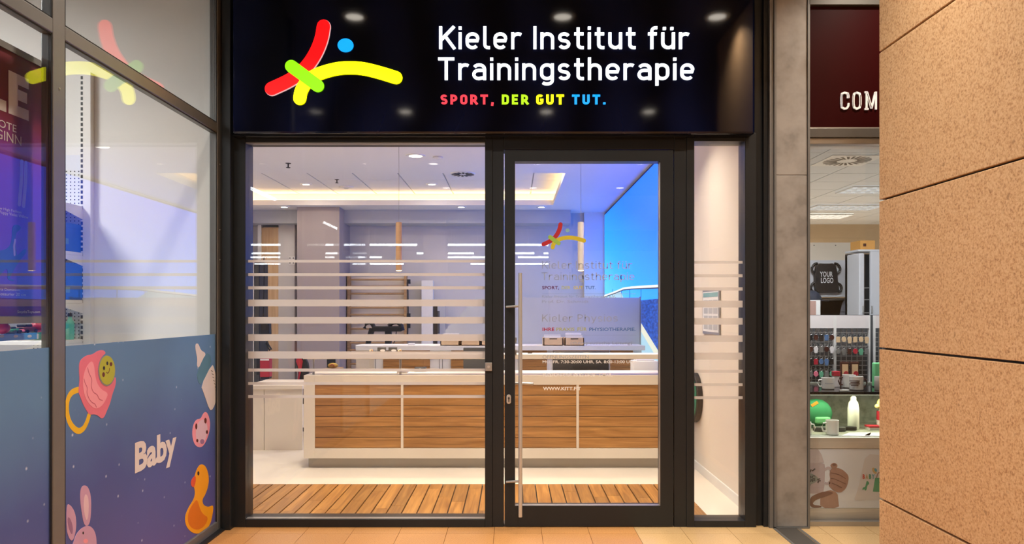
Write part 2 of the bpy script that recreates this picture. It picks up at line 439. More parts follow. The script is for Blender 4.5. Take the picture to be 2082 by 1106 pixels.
# ---- grey pier between the two shopfronts
pier = struct('wall_pier', MB().box(1.945, 2.185, 5.50, 5.75, 0, 4.45), 'black', loc=(2.06, 5.5, 0), label='pier clad in large grey stone slabs')
jz = wz(356, 5.455)
part('stone_slab', MB().box(1.952, 2.182, 5.455, 5.50, .012, jz-.0015), 'pier_stone', pier, bevel=.002)
part('stone_slab', MB().box(1.952, 2.182, 5.455, 5.50, jz+.0015, 4.3), 'pier_stone', pier, bevel=.002)
part('edge_profile', MB().box(1.935, 1.950, 5.44, 5.50, 0, 4.3).box(1.905, 1.932, 5.452, 5.50, 0, 4.3), 'alu', pier)
part('edge_profile', MB().box(2.184, 2.196, 5.445, 5.50, 0, 4.3), 'alu', pier)
part('foot_profile', MB().box(1.935, 2.196, 5.44, 5.50, 0, .011), 'alu', pier)
part('edge_profile', MB().box(1.872, 1.90, 5.485, 5.60, 0, 4.3), 'frame', pier)

# ---- reception shell
struct('floor_reception', MB().box(LW, RW, 6.838, BY, -.1, 0).box(1.535, RW, 5.62, 6.838, -.1, 0).box(LW, -2.85, 5.66, 6.838, -.1, 0), 'tile_floor')
dk = struct('floor_deck', MB().box(-2.85, 1.535, 5.62, 6.836, -.1, -.016), 'black', loc=(0, 6.2, 0), label='wooden plank mat let into the reception floor')
x = .214 - .1212*25
while x < 1.53:
    a = x + .0058; b = min(x + .1212 - .0058, 1.532)
    cut = 5.64 + random.uniform(.25, 1.05)
    part('plank', MB().box(a, b, 5.625, cut-.0012, -.016, .002), 'deck_wood', dk)
    part('plank', MB().box(a, b, cut+.0012, 6.832, -.016, .002), 'deck_wood', dk)
    x += .1212
struct('wall_right', MB().box(RW, RW+.03, 5.62, BY, 0, 4.2), 'wall_warm')
struct('baseboard_right', MB().box(RW-.014, RW, 5.70, BY, 0, .085), 'white', bevel=.003)
struct('wall_back', MB().box(LW, RW, BY, BY+.12, 0, 4.2), 'wall_back')
struct('wall_left', MB().box(LW-.1, LW, 5.55, BY, 0, 4.2), 'wall_white')
struct('wall_front', MB().box(LW, -2.02, 5.56, 5.66, 0, 4.2).box(-2.02, RW, 5.56, 5.66, 2.90, 4.2), 'wall_white')
# ceiling with the lowered frame and the recessed cove
RX0, RX1, RY0, RY1 = -4.9, .76, 10.48, 13.67
HZ = EYE + 2.22
ce = struct('ceiling', MB().box(LW, RW, 5.66, RY0, CZ, CZ+.10).box(LW, RW, RY1, BY, CZ, CZ+.10).box(LW, RX0, RY0, RY1, CZ, CZ+.10).box(RX1, RW, RY0, RY1, CZ, CZ+.10), 'ceil_white', loc=(0, 10, CZ))
part('cove_roof', MB().box(RX0-.4, RX1+.4, RY0-.4, RY1+.4, HZ+.02, HZ+.06)
     .box(RX0-.4, RX0-.36, RY0-.4, RY1+.4, CZ+.1, HZ+.02).box(RX1+.36, RX1+.4, RY0-.4, RY1+.4, CZ+.1, HZ+.02)
     .box(RX0-.4, RX1+.4, RY0-.4, RY0-.36, CZ+.1, HZ+.02).box(RX0-.4, RX1+.4, RY1+.36, RY1+.4, CZ+.1, HZ+.02), 'ceil_white', ce)
xs = [-1.11 + .73*k for k in range(-5, 4)]
for xa, xb in zip(xs[:-1], xs[1:]):
    for ya, yb in ((RY0-.35, 11.3), (11.3, 12.5), (12.5, 13.35), (13.35, RY1+.35)):
        xa2 = max(xa, RX0-.35); xb2 = min(xb, RX1+.35)
        if xb2-xa2 > .05: part('ceiling_panel', MB().box(xa2+.012, xb2-.012, ya+.004, yb-.004, HZ-.012, HZ+.019), 'ceil_white', ce)
emis('cove_led', (1.0, .62, .25), 24)
for a in ((RX0-.3, RX1+.3, RY1+.16, RY1+.20), (RX0-.3, RX1+.3, RY0-.20, RY0-.16), (RX1+.16, RX1+.20, RY0-.16, RY1+.16), (RX0-.20, RX0-.16, RY0-.16, RY1+.16)):
    part('cove_led_strip', MB().box(a[0], a[1], a[2], a[3], CZ+.105, CZ+.125), 'cove_led', ce)
# wall pieces at the back of the reception
struct('wall_back_pilaster', MB().box(1.44, RW, BY-.10, BY, 0, CZ), 'wall_white')
struct('wall_back_panel', MB().box(wx(604,13.9), wx(690,13.9), 13.9, BY, 0, CZ), 'wall_mauve')
struct('wall_back_soffit', MB().box(LW, wx(1160,14.3), 14.3, BY, 3.30, CZ), 'wall_grey')

# ---- toy shop shell behind the left glass wall
TD = 5.44
struct('wall_toy_divider', MB().box(-9, GX-.03, TD, TD+.10, 0, 4.45), 'wall_white')
struct('wall_toy_back', MB().box(-9.1, -9, -6, TD, 0, 4.45), 'wall_white')
struct('floor_toy', MB().box(-9, GX-.06, -6, TD, -.01, .002), 'tile_floor')

# ---- left glass wall of the toy shop (windows 1 and 2 with their frame)
w1 = struct('window_1', loc=(GX, 4.5, 0), label='full height glass wall of the toy shop')
def bar(y0, y1, z0, z1, x0=-2.20, x1=-2.142): return MB().box(x0, x1, y0, y1, z0, z1)
part('post', bar(3.444, 3.539, 0, 4.45), 'alu', w1, bevel=.006)
part('post', bar(5.364, 5.455, 0, 4.45), 'alu', w1, bevel=.006)
part('post', bar(1.70, 1.78, 0, 4.45), 'alu', w1, bevel=.006)
for ya, yb in ((1.78, 3.444), (3.539, 5.364)):
    part('transom', bar(ya, yb, 2.902, 2.974), 'alu', w1, bevel=.006)
    part('bottom_rail', bar(ya, yb, .0, .075), 'alu', w1, bevel=.006)
    part('gasket', MB().box(-2.150, -2.146, ya, ya+.008, .075, 4.45).box(-2.150, -2.146, yb-.008, yb, .075, 4.45).box(-2.150, -2.146, ya, yb, 2.974, 2.980).box(-2.150, -2.146, ya, yb, 2.896, 2.902), 'black', w1)
    part('pane', MB().box(GX-.006, GX, ya, yb, .075, 2.902), 'glass_side', w1)
    part('pane', MB().box(GX-.006, GX, ya, yb, 2.974, 4.45), 'glass_side', w1)
part('floor_seal', MB().box(-2.145, -2.10, 1.0, 5.44, 0, .012), 'black', w1)
for z in (2.68, 1.98, 2.2): part('screw', MB().tube([(-2.142,5.41,z),(-2.139,5.41,z)], .006, 8), 'alu_light', w1)
part('screw', MB().tube([(-2.142,3.49,2.66),(-2.139,3.49,2.66)], .005, 8), 'alu_light', w1)
for y in (-.05,): part('post', bar(y, y+.08, 0, 4.45), 'alu', w1, bevel=.006)
part('pane', MB().box(GX-.006, GX, .03, 1.70, .0, 4.45), 'glass_side', w1)

# ---- shopfront of the training institute
GY = 5.53
# corner post beside the toy shop
struct('trim_2', MB().box(-2.125, -2.062, 5.40, 5.66, 0, 4.45), 'frame', bevel=.004, label='black corner post beside the glass wall')
def fx(p): return wx(p, Y0)
def fzz(q): return wz(q, Y0)
FB = 5.64
w3 = struct('window_2', loc=(fx(742), Y0, 0), label='large fixed shop window with frosted stripes')
part('jamb', MB().box(fx(471), fx(499), Y0, FB, 0, fzz(270)), 'frame', w3, bevel=.004)
part('jamb', MB().box(fx(986), fx(1001), Y0, FB, 0, fzz(270)), 'frame', w3, bevel=.004)
part('head_rail', MB().box(fx(499), fx(986), Y0, FB, fzz(289), fzz(270)), 'frame', w3, bevel=.003)
part('sill_rail', MB().box(fx(499), fx(986), Y0, FB, 0, fzz(1056)), 'frame', w3, bevel=.003)
part('glazing_bead', MB().box(fx(499), fx(986), Y0+.012, GY, fzz(1058), fzz(1055)).box(fx(499), fx(986), Y0+.012, GY, fzz(291), fzz(288)), 'alu_light', w3)
pn = part('pane', MB().box(fx(499), fx(986), GY, GY+.008, fzz(1056), fzz(289)), 'glass', w3)
STR = [(528.4,533.7),(555.4,561.3),(582,588.4),(609,622.8),(644.3,657.7),(679.5,693),(714.4,728.9),(749.4,755.4),(776.8,782.4),(803.2,809)]
def stripes(pn, p0, p1, off):
    for a, b in STR: part('frosted_stripe', MB().box(fx(p0), fx(p1), GY-.0035, GY-.0015, wz(b+off,GY), wz(a+off,GY)), 'frost', pn)
stripes(pn, 499.5, 985.5, 0)

w4 = struct('window_3', loc=(fx(1463), Y0, 0), label='narrow side window right of the door')
part('jamb', MB().box(fx(1396), fx(1412), Y0, FB, 0, fzz(270)), 'frame', w4, bevel=.004)
part('jamb', MB().box(fx(1515), fx(1538), Y0, FB, 0, fzz(270)), 'frame', w4, bevel=.004)
part('head_rail', MB().box(fx(1412), fx(1515), Y0, FB, fzz(287), fzz(270)), 'frame', w4, bevel=.003)
part('sill_rail', MB().box(fx(1412), fx(1515), Y0, FB, 0, fzz(1059)), 'frame', w4, bevel=.003)
pn2 = part('pane', MB().box(fx(1412), fx(1515), GY, GY+.008, fzz(1059), fzz(287)), 'glass', w4)
stripes(pn2, 1412.5, 1514.5, 2.3)
struct('trim_3', MB().box(fx(1538), 1.872, Y0+.045, 5.70, 0, 4.45), 'frame', bevel=.003, label='black recessed post at the right end of the shopfront')

d1 = struct('door_1', loc=(fx(1198), Y0, 0), label='dark framed glass entrance door')
part('door_frame', MB().box(fx(1001), fx(1024), Y0+.006, FB, 0, fzz(270)), 'frame', d1, bevel=.003)
part('door_frame', MB().box(fx(1371), fx(1396), Y0+.006, FB, 0, fzz(270)), 'frame', d1, bevel=.003)
part('door_frame', MB().box(fx(1024), fx(1371), Y0+.006, FB, fzz(303.5), fzz(270)), 'frame', d1, bevel=.003)
part('threshold', MB().box(fx(1024), fx(1371), Y0+.02, FB, 0, .006), 'alu', d1)
g = 2.0
lf = part('door_leaf', MB().box(fx(1024+g), fx(1047), Y0, 5.57, .012, fzz(305)).box(fx(1343), fx(1371-g), Y0, 5.57, .012, fzz(305))
     .box(fx(1047), fx(1343), Y0, 5.57, fzz(328), fzz(305)).box(fx(1047), fx(1343), Y0, 5.57, .012, fzz(1029)), 'frame', d1)
part('glazing_bead', MB().box(fx(1047), fx(1343), Y0+.01, GY, fzz(1030.5), fzz(1028.5)).box(fx(1342.3), fx(1343.5), Y0+.01, GY, fzz(1029), fzz(328)).box(fx(1046.5), fx(1047.5), Y0+.01, GY, fzz(1029), fzz(328)), 'alu_light', lf)
pd = part('pane', MB().box(fx(1047), fx(1343), GY, GY+.008, fzz(1029), fzz(328)), 'glass', d1)
# pull bar on stand-offs, lock cylinder, inner lever, strike box
YB = 5.40
hb = part('pull_bar', MB().tube([(wx(1058,YB),YB,wz(1051,YB)),(wx(1058,YB),YB,wz(555,YB))], .0145, 20), 'steel', d1, smooth=True, label='long brushed steel pull bar')
for q in (622, 978): part('standoff', MB().tube([(wx(1058,YB),YB,wz(q,YB)),(fx(1030),Y0+.002,fzz(q+2))], .009, 14), 'steel', hb, smooth=True)
lk = part('lock_rosette', MB().prism(arc(fx(1034.5),fzz(806)-.002,.017,.017,0,180) + arc(fx(1034.5),fzz(817)+.002,.017,.017,180,360), FRONT(Y0), .009), 'steel', d1, bevel=.003)
part('lock_cylinder', MB().tube([(fx(1034.5),Y0-.009,fzz(809)),(fx(1034.5),Y0-.013,fzz(809))], .0085, 14).box(fx(1034.5)-.005, fx(1034.5)+.005, Y0-.013, Y0-.009, fzz(817), fzz(809)), 'alu', lk)
part('keyhole', MB().box(fx(1034.5)-.0012, fx(1034.5)+.0012, Y0-.0136, Y0-.013, fzz(811.5), fzz(806.5)), 'black', lk)
lv = part('lever_handle', MB().tube([(fx(1062),5.60,fzz(783)),(fx(1062)-.08,5.61,fzz(783))], .010, 12).tube([(fx(1062),5.60,fzz(783)),(fx(1082),5.60,fzz(784))], .0105, 12), 'steel', d1, smooth=True)
part('lever_tip', MB().sphere((fx(1083),5.60,fzz(784)), .013), 'steel', lv, smooth=True)
for q in (690, 716): part('strike_plate', MB().box(fx(1047.2), fx(1050.5), 5.56, 5.575, fzz(q+8), fzz(q-3)), 'steel', d1)
bx = part('contact_box', MB().box(fx(986.5), fx(1000.5), Y0-.012, Y0, fzz(754), fzz(737)), 'alu_light', d1, bevel=.003, label='small grey square key switch')
part('key_switch', MB().tube([(fx(993.5),Y0-.012,fzz(745.5)),(fx(993.5),Y0-.017,fzz(745.5))], .010, 14), 'steel', bx)

# ---- print on the door glass
pm('print_grey', (.34,.37,.42), .6); pm('print_red', (.42,.012,.02), .6); pm('print_yellow', (.55,.46,.02), .6)
pm('print_green', (.28,.48,.07), .6); pm('print_blue', (.22,.42,.46), .6); pm('print_plum', (.12,.01,.05), .6)
pm('print_olive', (.42,.45,.16), .6); pm('print_navy', (.08,.16,.32), .6); pm('print_white', (.80,.80,.80), .6)
DF = FRONT(GY-.001)
def dxy(p, q): return (wx(p, GY), wz(q, GY))
def dpath(pts): return [dxy(p, q) for p, q in pts]
LOGO = {'red': [(658.5,54.5),(654.7,79),(644.4,106),(629.5,130),(612,149),(587.5,165.5),(553,181)],
        'yellow': [(610,201),(612,187),(620,172),(633,158),(655,148),(685,140),(712,138),(740,140),(772,148),(805.5,158.5)],
        'green': [(593.5,136),(646.5,175)]}
def door_logo(p): return (1101 + (p[0]-540)*.325, 452 + (p[1]-41)*.318)
for k, wd, z in (('red', 27, .0010), ('yellow', 26, .0014), ('green', 26, .0018)):
    part('logo_stroke', MB().ribbon(dpath([door_logo(p) for p in smooth_path(LOGO[k])]), wd*.32*GY/F, DF, z, cap='round'), 'print_'+k, pd)
bc = door_logo((703, 92.8)); c = dxy(*bc)
part('logo_dot', MB().prism(ell(c[0], c[1], .0165, .0145), DF, .001), 'print_blue', pd)
def door_line(txt, p0, p1, q0, q1, wgt, mt, gap=.13):
    lettering('', txt, wx(p0,GY), wx(p1,GY), wz(q1,GY), wz(q0,GY), wgt, DF, .001, lambda i, c: mt, pd, gap, join='lettering')
door_line('Kieler Institut f\u00fcr', 1102, 1285, 531, 546.5, .10, 'print_grey', .15)
door_line('Trainingstherapie', 1101, 1290, 554, 569.5, .10, 'print_grey', .15)
door_line('Kieler Physios', 1102, 1256, 639, 654, .10, 'print_grey', .17)
def door_text(txt, p0, p1, q0, q1, mt, bold=0):
    part('lettering', text_mb(txt, wx(p0,GY), wx(p1,GY), wz(q1,GY), wz(q0,GY), DF, .001, bold), mt, pd)
door_text('SPORT,', 1102, 1136.5, 581.5, 589.5, 'print_plum', .02); door_text('DER', 1142, 1160, 581.5, 588, 'print_olive', .02)
door_text('GUT', 1166, 1185, 581.5, 588, 'print_yellow', .02); door_text('TUT.', 1190, 1211, 581.5, 588, 'print_navy', .02)
door_text('Kieler Institut f\u00fcr Trainingstherapie e.V.', 1102, 1252, 600, 606.5, 'print_grey')
door_text('Prof. Dr. Schmidt', 1102, 1197, 610, 616, 'print_grey')
door_text('IHRE', 1103, 1127, 666, 673, 'print_red', .02); door_text('PRAXIS', 1131, 1168, 666, 673, 'print_olive', .02)
door_text('F\u00dcR', 1174, 1193, 664, 673, 'print_olive', .02); door_text('PHYSIOTHERAPIE.', 1198, 1292, 666, 673, 'print_navy', .02)
door_text('(therapeutische Leitung)', 1160, 1285, 694, 702, 'print_grey')
door_text('\u00d6FFNUNGSZEITEN', 1103, 1197, 721, 729, 'print_grey')
door_text('MO.-FR. 7:30-20:00 UHR, SA. 8:00-13:00 UHR', 1103, 1294, 732.5, 739.5, 'print_white', .015)
door_text('TELEFON: 0431 88 82 60 32   E-MAIL:', 1103, 1246, 759, 765.5, 'print_white', .01)
door_text('WWW.KITT.FIT', 1104, 1181, 786.5, 793.5, 'print_white', .03)
for q in (597, 681): part('print_rule', MB().box(wx(1102,GY), wx(1292,GY), GY-.002, GY-.001, wz(q+.5,GY), wz(q,GY)), 'print_grey', pd)

# ---- right-hand shop shell
RSZ = EYE + 1.75
struct('floor_gift', MB().box(2.2, 9, 5.62, 15.2, -.1, 0), 'tile_floor')
struct('wall_gift_left', MB().box(2.10, 2.20, 5.76, 15.2, 0, 4.2), 'wall_white')
struct('wall_gift_right', MB().box(8.9, 9, 5.6, 15.2, 0, 4.2), 'wall_white')
pm('wall_tan', (.56,.42,.27), .8)
struct('wall_gift_back', MB().box(2.2, 9, 15.0, 15.2, 0, 4.2), 'wall_tan')
gc = struct('ceiling_gift', MB().box(2.2, 9, 5.62, 15.0, RSZ+.03, RSZ+.08), 'dark_grey', loc=(5, 10, RSZ))
pm('ceil_tile', (.70,.71,.72), .9, var=.06, scale=60)
cm = None
for i in range(10):
    for j in range(15):
        xa = 2.21 + i*.625; ya = 5.68 + j*.625
        if cm is None:
            o = link('ceiling_tile', MB().box(.006, .619, .006, .619, 0, .02), 'ceil_tile', (0,0,0)); cm = o.data
        else: o = bpy.data.objects.new('ceiling_tile', cm); COL.objects.link(o)
        o.parent = gc; o.location = Vector((xa, ya, RSZ)) - wloc(gc)
w5 = struct('window_4', loc=(3.0, 5.5, 0), label='display window of the gift shop')
part('head_rail', MB().box(2.196, 6, 5.48, 5.60, fzz(279), fzz(260)), 'alu_brown', w5, bevel=.003)
part('head_rail', MB().box(2.196, 6, 5.50, 5.58, fzz(291), fzz(279)), 'alu_light', w5, bevel=.003)
part('head_rail', MB().box(2.196, 6, 5.46, 5.60, fzz(11), fzz(-6)), 'alu_brown', w5, bevel=.003)
part('jamb', MB().box(2.196, 2.206, 5.46, 5.58, 0, fzz(-6)), 'alu', w5)
part('sill_rail', MB().box(2.206, 6, 5.50, 5.56, 0, .035), 'alu_light', w5)
part('pane', MB().box(2.206, 6, 5.535, 5.541, .035, fzz(290)), 'glass', w5)
struct('wall_gift_front', MB().box(2.19, 9, 5.60, 5.70, fzz(290), 4.45), 'wall_white')

# ================================================================== THINGS
# ---- illuminated sign of the institute
SY = 5.36
m, n, l, b = nt('sign_navy')
tc = n.new('ShaderNodeTexCoord'); wv = n.new('ShaderNodeTexWave'); wv.inputs['Scale'].default_value = .55; wv.inputs['Distortion'].default_value = 7; wv.inputs['Detail'].default_value = 2
cr = n.new('ShaderNodeValToRGB'); cr.color_ramp.elements[0].color = (.0012,.0015,.006,1); cr.color_ramp.elements[1].color = (.0035,.0055,.026,1)
l.new(tc.outputs['Object'], wv.inputs['Vector']); l.new(wv.outputs[0], cr.inputs[0]); l.new(cr.outputs[0], b.inputs['Base Color'])
b.inputs['Roughness'].default_value = .06; b.inputs['Specular IOR Level'].default_value = .42; M['sign_navy'] = m
sg = thing('shop_sign', 'glossy navy sign box with lit logo and white lettering above the entrance', 'sign', (wx(1003,SY), SY, wz(272,SY)))
part('sign_panel', MB().box(wx(472,SY), wx(1535.5,SY), SY, SY+.18, wz(272.5,SY), 4.40), 'sign_navy', sg, bevel=.018)
part('panel_trim', MB().box(wx(472,SY), wx(1400,SY), SY+.02, SY+.115, wz(272.5,SY)-.012, wz(272.5,SY)), 'black_gloss', sg)
emis('led_white', (.93,.98,1.0), 2.2); emis('led_red', (1.0,.0,.001), 3.2); emis('led_yellow', (1.0,.97,.0), 3.6)
emis('led_green', (.30,1.0,.0), 1.25); emis('led_blue', (.0,.38,1.0), 1.25); emis('led_coral', (1.0,.06,.09), 1.1); emis('led_lime', (.55,.95,.01), 1.1)
emis('led_edge', (1.0,.55,.55), .9)
SF = FRONT(SY)
def spath(pts): return [(wx(p,SY), wz(q,SY)) for p, q in pts]
for k, wd, z in (('red', 27, .012), ('yellow', 25.5, .014), ('green', 25.5, .018)):
    mb = MB().ribbon(spath(smooth_path(LOGO[k])), wd*SY/F, SF, z, cap='round')
    lo = part('logo_stroke', mb, 'led_'+k, sg, label=k+' glowing logo stroke')
    if k == 'red':
        part('logo_edge', MB().ribbon([(u+.0022, v-.002) for u, v in spath(smooth_path(LOGO[k]))], (wd+1.2)*SY/F, SF, .009, cap='round'), 'led_edge', lo)
part('logo_dot', MB().prism(ell(wx(703,SY), wz(92.8,SY), 16*SY/F, 13.6*SY/F, 28), SF, .012), 'led_blue', sg, label='blue glowing logo dot')
def sline(txt, p0, p1, q0, q1, wgt, mf, gap=.13):
    lettering('letter', txt, wx(p0,SY), wx(p1,SY), wz(q1,SY), wz(q0,SY), wgt, SF, .012, mf, sg, gap)
sline('Kieler Institut f\u00fcr', 893, 1400, 54.5, 100, .118, lambda i, c: 'led_white', .155)
sline('Trainingstherapie', 891, 1411, 117.5, 163, .118, lambda i, c: 'led_white', .155)
sline('SPORT, DER GUT TUT.', 896, 1231, 193, 212.5, .20, lambda i, c: 'led_coral' if i < 6 else 'led_lime' if i < 10 else 'led_yellow' if i < 14 else 'led_blue', .24)

# ---- sign of the gift shop
pm('burgundy', (.022,.0004,.0008), .4, var=.1, spec=.08)
gs = thing('shop_sign', 'dark burgundy fascia sign with white COM lettering', 'sign', (3.6, 5.48, fzz(258)))
part('sign_panel', MB().box(2.212, 5.8, 5.49, 5.56, fzz(258), fzz(12)), 'burgundy', gs)
part('sign_trim', MB().box(2.206, 2.2125, 5.485, 5.56, fzz(260), fzz(11)).box(2.212, 5.8, 5.485, 5.56, fzz(260.5), fzz(258)), 'alu_light', gs)
GF = FRONT(5.49)
def com(pts_list, w, mt, nm='letter', z=.01): 
    mb = MB()
    for pts in pts_list: mb.ribbon([(wx(p,5.49), wz(q,5.49)) for p, q in pts], w*5.49/F, GF, z)
    return part(nm, mb, mt, gs)
pm('sign_white', (.75,.72,.70), .5, emit=.25)
def inline(parent, pts): 
    part('letter_inline', MB().ribbon([(wx(p,5.49), wz(q,5.49)) for p, q in pts], 1.1*5.49/F, GF, .0115), 'burgundy', parent)
c1 = com([[(1724.5,200),(1724,194),(1721,190),(1716,189),(1711,191),(1710,198),(1710,212),(1711,219),(1716,221.5),(1721,220.5),(1724,216),(1724.5,210)], [(1710.5,192),(1710.5,219)], [(1723,189),(1723,200)]], 3.8, 'sign_white'); inline(c1, [(1711,193),(1711,218)])
c2 = com([[(1741,189),(1736,191),(1734.5,198),(1734.5,212),(1736,219),(1741,221.5),(1747,219),(1748.5,212),(1748.5,198),(1747,191),(1741,189),(1737,190.5)]], 4.0, 'sign_white'); inline(c2, [(1734.7,194),(1734.7,217)]); inline(c2, [(1748.3,194),(1748.3,217)])
c3 = com([[(1761,187),(1761,223)], [(1762,188),(1771,221)], [(1779,188),(1771,221)], [(1780,187),(1780,223)], [(1757,222),(1765,222)], [(1757,188),(1763,188)]], 3.8, 'sign_white'); inline(c3, [(1762.5,192),(1770,219)])
com([[(1796,187),(1796,223)], [(1796,189),(1806,190),(1808,198),(1804,205),(1796,206)]], 3.8, 'sign_white')

# ---- recessed ceiling downlights
emis('lens', (1.0,.90,.76), 14); emis('lens_cool', (1.0,.92,.82), 6)
def downlight(x, y, z, power, color, label, group, r=.085, spread=120, lens='lens', lit=True):
    o = thing('downlight', label, 'downlight', (x, y, z-.012), group)
    part('trim_ring', MB().lathe([(r, 0), (r+.035, .0), (r+.04, .011)], (x, y, z-.012), 24, False), 'white', o)
    part('lens', MB().lathe([(r, 0), (r*.99, .004)], (x, y, z-.009), 24), lens, o)
    if lit: lamp('downlight_bulb', o, (x, y, z-.016), r*1.7, power, color, spread)
WARM = (1.0, .88, .73)
rows = {3.6: ('row nearest the entrance', (-1.52, .49, 1.98), 43), .2: ('row over the walkway', (-1.52, .49, 1.95), 48), -3.2: ('third row from the entrance', (-1.52, .49, 2.5), 60), -6.0: ('row by the opposite shops', (-1.52, .49, 2.5), 50)}
for y, (nm, xs_, pw) in rows.items():
    for k, x in enumerate(xs_):
        downlight(x, y, 4.45, pw, WARM, 'warm %s mall ceiling downlight, %s' % (('left','middle','right')[k], nm), 'mall downlights')
RWARM = (1.0, .86, .70)
for k, (px, py, nm) in enumerate(((845,316,'bright ceiling downlight before the cove above the counter'), (1290,200,'downlight near the mural wall by the entrance'),
        (640,200,'downlight near the left end of the window'), (845,150,'downlight just inside the shop window'), (1120,150,'downlight just inside the entrance door'))):
    Y = 1.95*F/(HY-py); downlight(wx(px,Y), Y, CZ, 22, RWARM, 'warm round reception %s' % nm, 'reception downlights')
downlight(.55, 8.75, CZ, 26, RWARM, 'added warm round reception downlight, out of view above the desk behind the door', 'reception downlights')  # added above the door head to light the card boxes
downlight(2.75, 4.85, 4.45, 30, WARM, 'added warm mall ceiling downlight, out of view between the stone pillar and the gift shop', 'mall downlights')  # added out of view to brighten the gift shop display front
downlight(-4.4, 8.6, CZ, 22, RWARM, 'warm round reception downlight by the left wall', 'reception downlights')
for k, (px, py, nm) in enumerate(((1100,424,'behind the cove, right of the middle'), (940,425,'behind the cove near the middle'), (590,426,'behind the cove at the left'))):
    Y = 1.95*F/(HY-py); downlight(wx(px,Y), min(Y, 13.9), CZ, 4, RWARM, 'small ceiling downlight %s' % nm, 'reception downlights', r=.06)
for k, (x_, y_, nm) in enumerate(((-3.7,11.0,'left front'), (-1.5,11.0,'middle front'), (.3,11.1,'right front'), (-3.6,12.9,'left rear'), (-1.4,12.9,'middle rear'))):
    downlight(x_, y_, HZ-.012, 14, RWARM, 'added ceiling downlight in the cove recess, %s one' % nm, 'reception downlights', r=.06, spread=170)  # added so their bounce brightens the ceiling and back room
# ceiling fittings of the reception
def ceil_disc(name, px, py, r, z, label, cat, mats):
    Y = (z-EYE)*F/(HY-py); x = wx(px, Y); o = thing(name, label, cat, (x, Y, z-.03))
    part('housing', MB().lathe([(r*.5, 0), (r, .012), (r, .03)], (x, Y, z-.03), 20), mats[0], o)
    part('core', MB().lathe([(r*.28, 0), (r*.36, .010)], (x, Y, z-.034), 16), mats[1], o)
ceil_disc('smoke_detector', 890, 319, .065, CZ, 'white round smoke detector beside the bright downlight', 'smoke detector', ('white','white'))
ceil_disc('ceiling_speaker', 704, 380, .13, HZ-.012, 'white ring ceiling speaker in the cove recess', 'speaker', ('white','wall_grey'))
for px, py, nm in ((586,338,'left'), (685,371,'right')):  # reflections of mall hooks, built as small objects on the ceiling
    z = CZ if py < 350 else HZ-.012; Y = (z-EYE)*F/(HY-py+6); x = wx(px, Y)
    o = thing('mirrored_hook', 'small dark mirrored mall hook, built as an object on the reception ceiling, %s one' % nm, 'mirrored_hook', (x, Y, z-.06), 'mirrored hooks')
    part('pipe', MB().tube([(x,Y,z),(x,Y,z-.055)], .009, 8), 'black', o); part('hook_plate', MB().lathe([(.028,0),(.028,.005)], (x,Y,z-.06), 12), 'black', o)
    part('escutcheon', MB().lathe([(.03,0),(.04,.006)], (x,Y,z-.006), 12), 'black', o)
z = CZ; Y = 1.95*F/(HY-353); x = wx(941, Y)
o = thing('air_diffuser', 'round black swirl air diffuser in the reception ceiling', 'air diffuser', (x, Y, z-.012))
part('face_plate', MB().lathe([(.17,0),(.18,.012)], (x,Y,z-.012), 28), 'white', o)
for k in range(14):
    a = 2*math.pi*k/14; c, s = math.cos(a), math.sin(a)
    part('blade', MB().add([(x+c*.05-s*.012, Y+s*.05+c*.012, z-.014), (x+c*.05+s*.012, Y+s*.05-c*.012, z-.014), (x+c*.16+s*.04, Y+s*.16-c*.04, z-.016), (x+c*.16+s*.004, Y+s*.16-c*.004, z-.016)], [(0,1,2,3)]), 'black', o)

# ---- pendant lamps over the counter
pm('pendant_wood', srgb(190,150,110), .5, var=.08, scale=20); pm('pendant_white', (.72,.68,.62), .5); emis('pendant_lens', (1.0,.72,.30), 14)
for px, mt, nm in ((811,'pendant_wood','slim tan cylinder pendant lamp hanging left of the door'), (1181,'pendant_white','slim pale cylinder pendant lamp seen through the door')):
    Y = 7.75; x = wx(px, Y); z0 = wz(550, Y); z1 = wz(452, Y)
    o = thing('pendant_lamp', nm, 'pendant lamp', (x, Y, z0), 'pendant lamps over the counter')
    part('lamp_body', MB().lathe([(.031,0),(.033,.002),(.033,z1-z0-.004),(.030,z1-z0)], (x,Y,z0), 20), mt, o, smooth=True)
    part('lens', MB().lathe([(.027,-.003),(.029,.001)], (x,Y,z0), 16), 'pendant_lens', o)
    part('cord', MB().tube([(x,Y,z1),(x,Y,CZ)], .0022, 6), 'alu_light', o)
    part('ceiling_rose', MB().lathe([(.04,0),(.045,.02)], (x,Y,CZ-.02), 16), 'white', o)
    lamp('pendant_bulb', o, (x, Y, z0-.006), .05, 9, (1.0,.75,.45), 110)

# ---- backlit mural of the sea on the right reception wall
MX = RW - .03
mu = thing('wall_mural', 'backlit blue wall mural of sea and sky with a boat rail', 'mural', (MX, 11.2, .3))
part('light_box', MB().box(MX+.004, RW, 7.72, BY-.11, .30, CZ-.03), 'black', mu)
m, n, l, b = nt('mural_sky')
tc = n.new('ShaderNodeTexCoord'); sp = n.new('ShaderNodeSeparateXYZ'); l.new(tc.outputs['Object'], sp.inputs[0])
mr = n.new('ShaderNodeMapRange'); mr.inputs[1].default_value = 1.3; mr.inputs[2].default_value = 3.25
mr2 = n.new('ShaderNodeMapRange'); mr2.inputs[1].default_value = -2.2; mr2.inputs[2].default_value = 3.6
l.new(sp.outputs[2], mr.inputs[0]); l.new(sp.outputs[1], mr2.inputs[0])
mm = n.new('ShaderNodeMath'); mm.operation = 'SUBTRACT'; l.new(mr.outputs[0], mm.inputs[0])
m3 = n.new('ShaderNodeMath'); m3.operation = 'MULTIPLY'; m3.inputs[1].default_value = .75; l.new(mr2.outputs[0], m3.inputs[0]); l.new(m3.outputs[0], mm.inputs[1])
